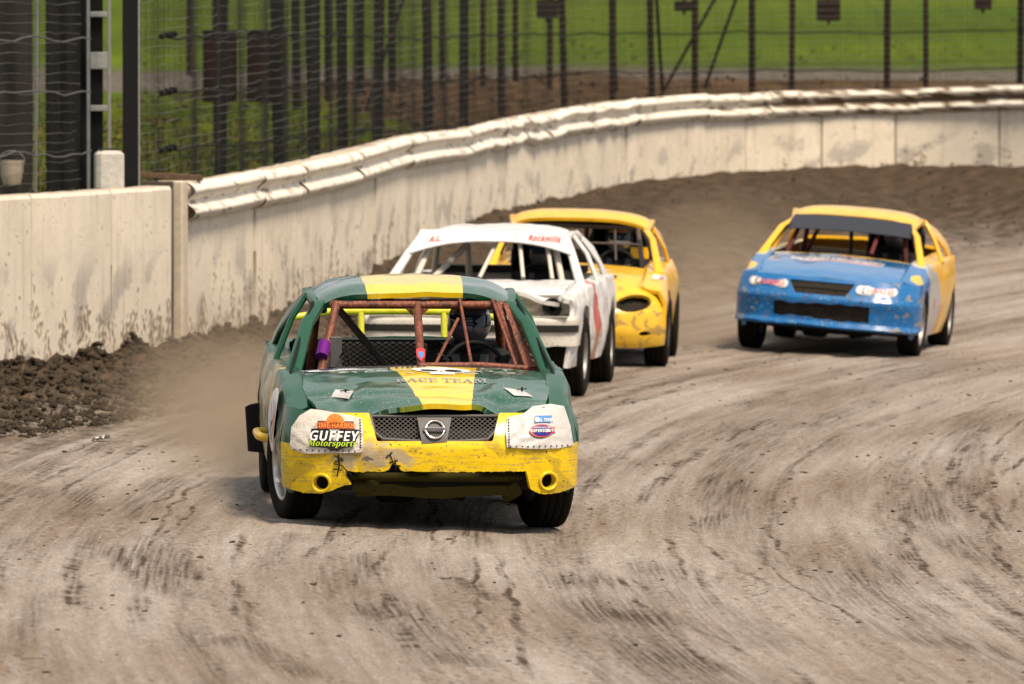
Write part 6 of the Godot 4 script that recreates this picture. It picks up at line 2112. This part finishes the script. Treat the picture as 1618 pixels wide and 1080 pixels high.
	var bt := stripe_tex(512, 192, func(u, v):
		var x: float = u * 1.8 - 0.9
		var y: float = 0.15 + (1.0 - v) * 0.6
		var c := Color(0.002, 0.125, 0.38)
		var n1: float = nz.get_noise_2d(x * 9.0, y * 9.0)
		if nz.get_noise_2d(x * 40.0, y * 40.0) > 0.76 and y < 0.58: c = Color(0.42, 0.40, 0.36)
		if absf(x) > 0.6 and n1 > 0.5: c = c.lerp(Color(0.35, 0.30, 0.22), 0.6)
		return c.lerp(Color(0.12, 0.11, 0.10), clampf(n1 * 0.5 - 0.05, 0.0, 0.5)))
	var bumper := fascia(s, "front_bumper", 0.235, 0.725, tex_paint(bt, 0.36, 0.5), func(p, _u, _v):
		var x: float = p.x
		var y: float = p.y
		var k := 0.695 - y
		k = minf(k, maxf(absf(x + 0.035) - lerpf(0.23, 0.30, clampf((y - 0.545) / 0.115, 0.0, 1.0)), absf(y - 0.603) - 0.058))
		k = minf(k, maxf(absf(x + 0.02) - 0.44, absf(y - 0.395) - 0.072 + 0.02 * nz.get_noise_1d(x * 5.0)))
		return minf(k, y - 0.262 - 0.012 * nz.get_noise_1d(x * 7.0)), 150, 64, 0.008)
	put(surf(MB.new(), func(u, v): return on_front(s, lerpf(-0.36, 0.29, u), lerpf(0.53, 0.675, v), -0.022), 12, 4), "grille_panel", M.dirty_black, R)
	put(surf(MB.new(), func(u, v): return on_front(s, lerpf(-0.48, 0.44, u), lerpf(0.31, 0.48, v), -0.045), 12, 4), "intake_panel", M.dirty_black, R)
	put(tube(MB.new(), [on_front(s, -0.30, 0.60, -0.012), on_front(s, -0.03, 0.603, -0.012), on_front(s, 0.23, 0.60, -0.012)], 0.006, 6), "grille_bar", M.dark, R)
	put(surf(MB.new(), func(u, v): return fascia_at(s, (u - 0.5) * PI * 0.92, 0.246 + 0.014 * v) + Vector3(0, 0, 0.03 * v), 60, 2), "lip_spoiler", M.blue, bumper)
	# bolts along the bumper and white capsule stickers in place of lamps
	for q in [[-0.62, 0.60], [-0.36, 0.52], [-0.16, 0.525], [0.10, 0.52], [0.24, 0.525], [-0.66, 0.37], [0.34, 0.52]]:
		put(cbox(MB.new(), on_front(s, q[0], q[1], 0.008), Vector3(0.02, 0.02, 0.012), Basis.IDENTITY, 0.006), "bolt", M.galv, bumper)
	for side in [-1, 1]:
		var c := -0.525 if side < 0 else 0.465
		var pill := PackedVector2Array()
		for k in 24:
			var g := TAU * k / 24.0
			pill.append(Vector2(c + (0.145 if cos(g) > 0 else -0.145) + 0.040 * cos(g), 0.618 + 0.040 * sin(g)))
		var lo := put(patch(pill, func(x, y): return on_front(s, x, y, 0.014)), "lamp_sticker", mat(Color(0.50, 0.52, 0.58), 0.4), bumper)
		var pi2 := PackedVector2Array()
		for k in 24:
			var g := TAU * k / 24.0
			pi2.append(Vector2(c + (0.140 if cos(g) > 0 else -0.140) + 0.027 * cos(g), 0.618 + 0.027 * sin(g)))
		put(patch(pi2, func(x, y): return on_front(s, x, y, 0.017)), "sticker", M.sticker, lo)
		put(lettering("FURNESS", 0.040, func(x, y): return on_front(s, c + 0.035 + x, 0.618 + y, 0.020)), "lettering", M.pink_red, lo)
		put(lettering("C", 0.044, func(x, y): return on_front(s, c - 0.115 + x, 0.618 + y, 0.020)), "lettering", M.ink, lo)
	insides(s, M.inside)
	bars(s, "cage_bar", sym([[Vector3(0.47, 1.17, -1.08), Vector3(0.58, 0.78, -0.64), Vector3(0.60, 0.3, -0.5)], [Vector3(0.47, 1.17, -1.08), Vector3(0.50, 1.19, -1.80), Vector3(0.60, 0.3, -1.9)]]), 0.023, mat(Color(0.09, 0.03, 0.03), 0.6))
	bars(s, "cage_bar", [[Vector3(-0.48, 1.18, -1.08), Vector3(0.48, 1.18, -1.08)], [Vector3(-0.50, 1.19, -1.8), Vector3(0.50, 1.19, -1.8)], [Vector3(-0.10, 1.18, -1.8), Vector3(-0.08, 0.6, -1.85)], [Vector3(0.13, 1.18, -1.8), Vector3(0.08, 0.6, -1.85)]], 0.020, M.cage_dark)
	bars(s, "cage_bar", [[Vector3(-0.34, 1.17, -1.5), Vector3(-0.52, 0.80, -1.85)], [Vector3(0.26, 1.17, -1.10), Vector3(0.24, 0.90, -0.56)]], 0.020, mat(Color(0.12, 0.035, 0.03), 0.6))
	put(cbox(MB.new(), Vector3(0, 0.68, -2.35), Vector3(1.3, 0.40, 0.03)), "rear_bulkhead", M.inside, R)
	seat_and_wheel(s, Vector3(0.36, 0.40, -1.46), M.black)
	place_car(s, "blue and yellow race car with white capsule stickers running alone on the inside line", 2.913, 69.6, -9.0, -4.8, -0.04, [M.steel, M.steel, M.steel, M.steel])
	seat_person(s, Vector3(0.36, 0.40, -1.46), "person in dark suit and helmet driving the blue car", M.helmet)

# ---------------------------------------------------------------- dust thrown up by the wheels: soft overlapping puffs
func dust_bank(called: String, label: String, list: Array, density: float) -> void:
	var o := base(called)
	tag(o, label, "dust", "", "stuff")
	var fm := FogMaterial.new()
	fm.density = density
	fm.albedo = Color(0.80, 0.72, 0.63)
	for q in list:
		var f := FogVolume.new()
		f.name = "puff"
		f.shape = RenderingServer.FOG_VOLUME_SHAPE_ELLIPSOID
		f.size = q[1]
		f.material = fm
		o.add_child(f, true)
		f.position = q[0]

func build_dust() -> void:
	var near := []
	for k in 40:
		var t := rng.randf()
		var d := lerpf(44.5, 54.0, t)
		var x := lerpf(-1.65, -1.95, t) + rng.randf_range(-0.35, 0.35)
		var r := lerpf(0.32, 0.72, t) * rng.randf_range(0.7, 1.3)
		near.append([Vector3(x, elev(x, d) + r * rng.randf_range(0.1, 0.5), -d), Vector3(r * 1.9, r * 1.3, r * 4.0)])
	dust_bank("dust_cloud", "pale brown dust drifting off the green car's wheels towards the wall", near, 0.06)
	var far := []
	for k in 26:
		var d := rng.randf_range(67.0, 84.0)
		var x := rng.randf_range(0.3, 1.1) + (d - 67.0) * 0.10
		var r := rng.randf_range(0.5, 1.0)
		far.append([Vector3(x, elev(x, d) + r * 0.15, -d), Vector3(r * 1.9, r * 1.1, r * 4.0)])
	dust_bank("dust_cloud", "thin brown dust hanging over the track behind the yellow roadster", far, 0.045)
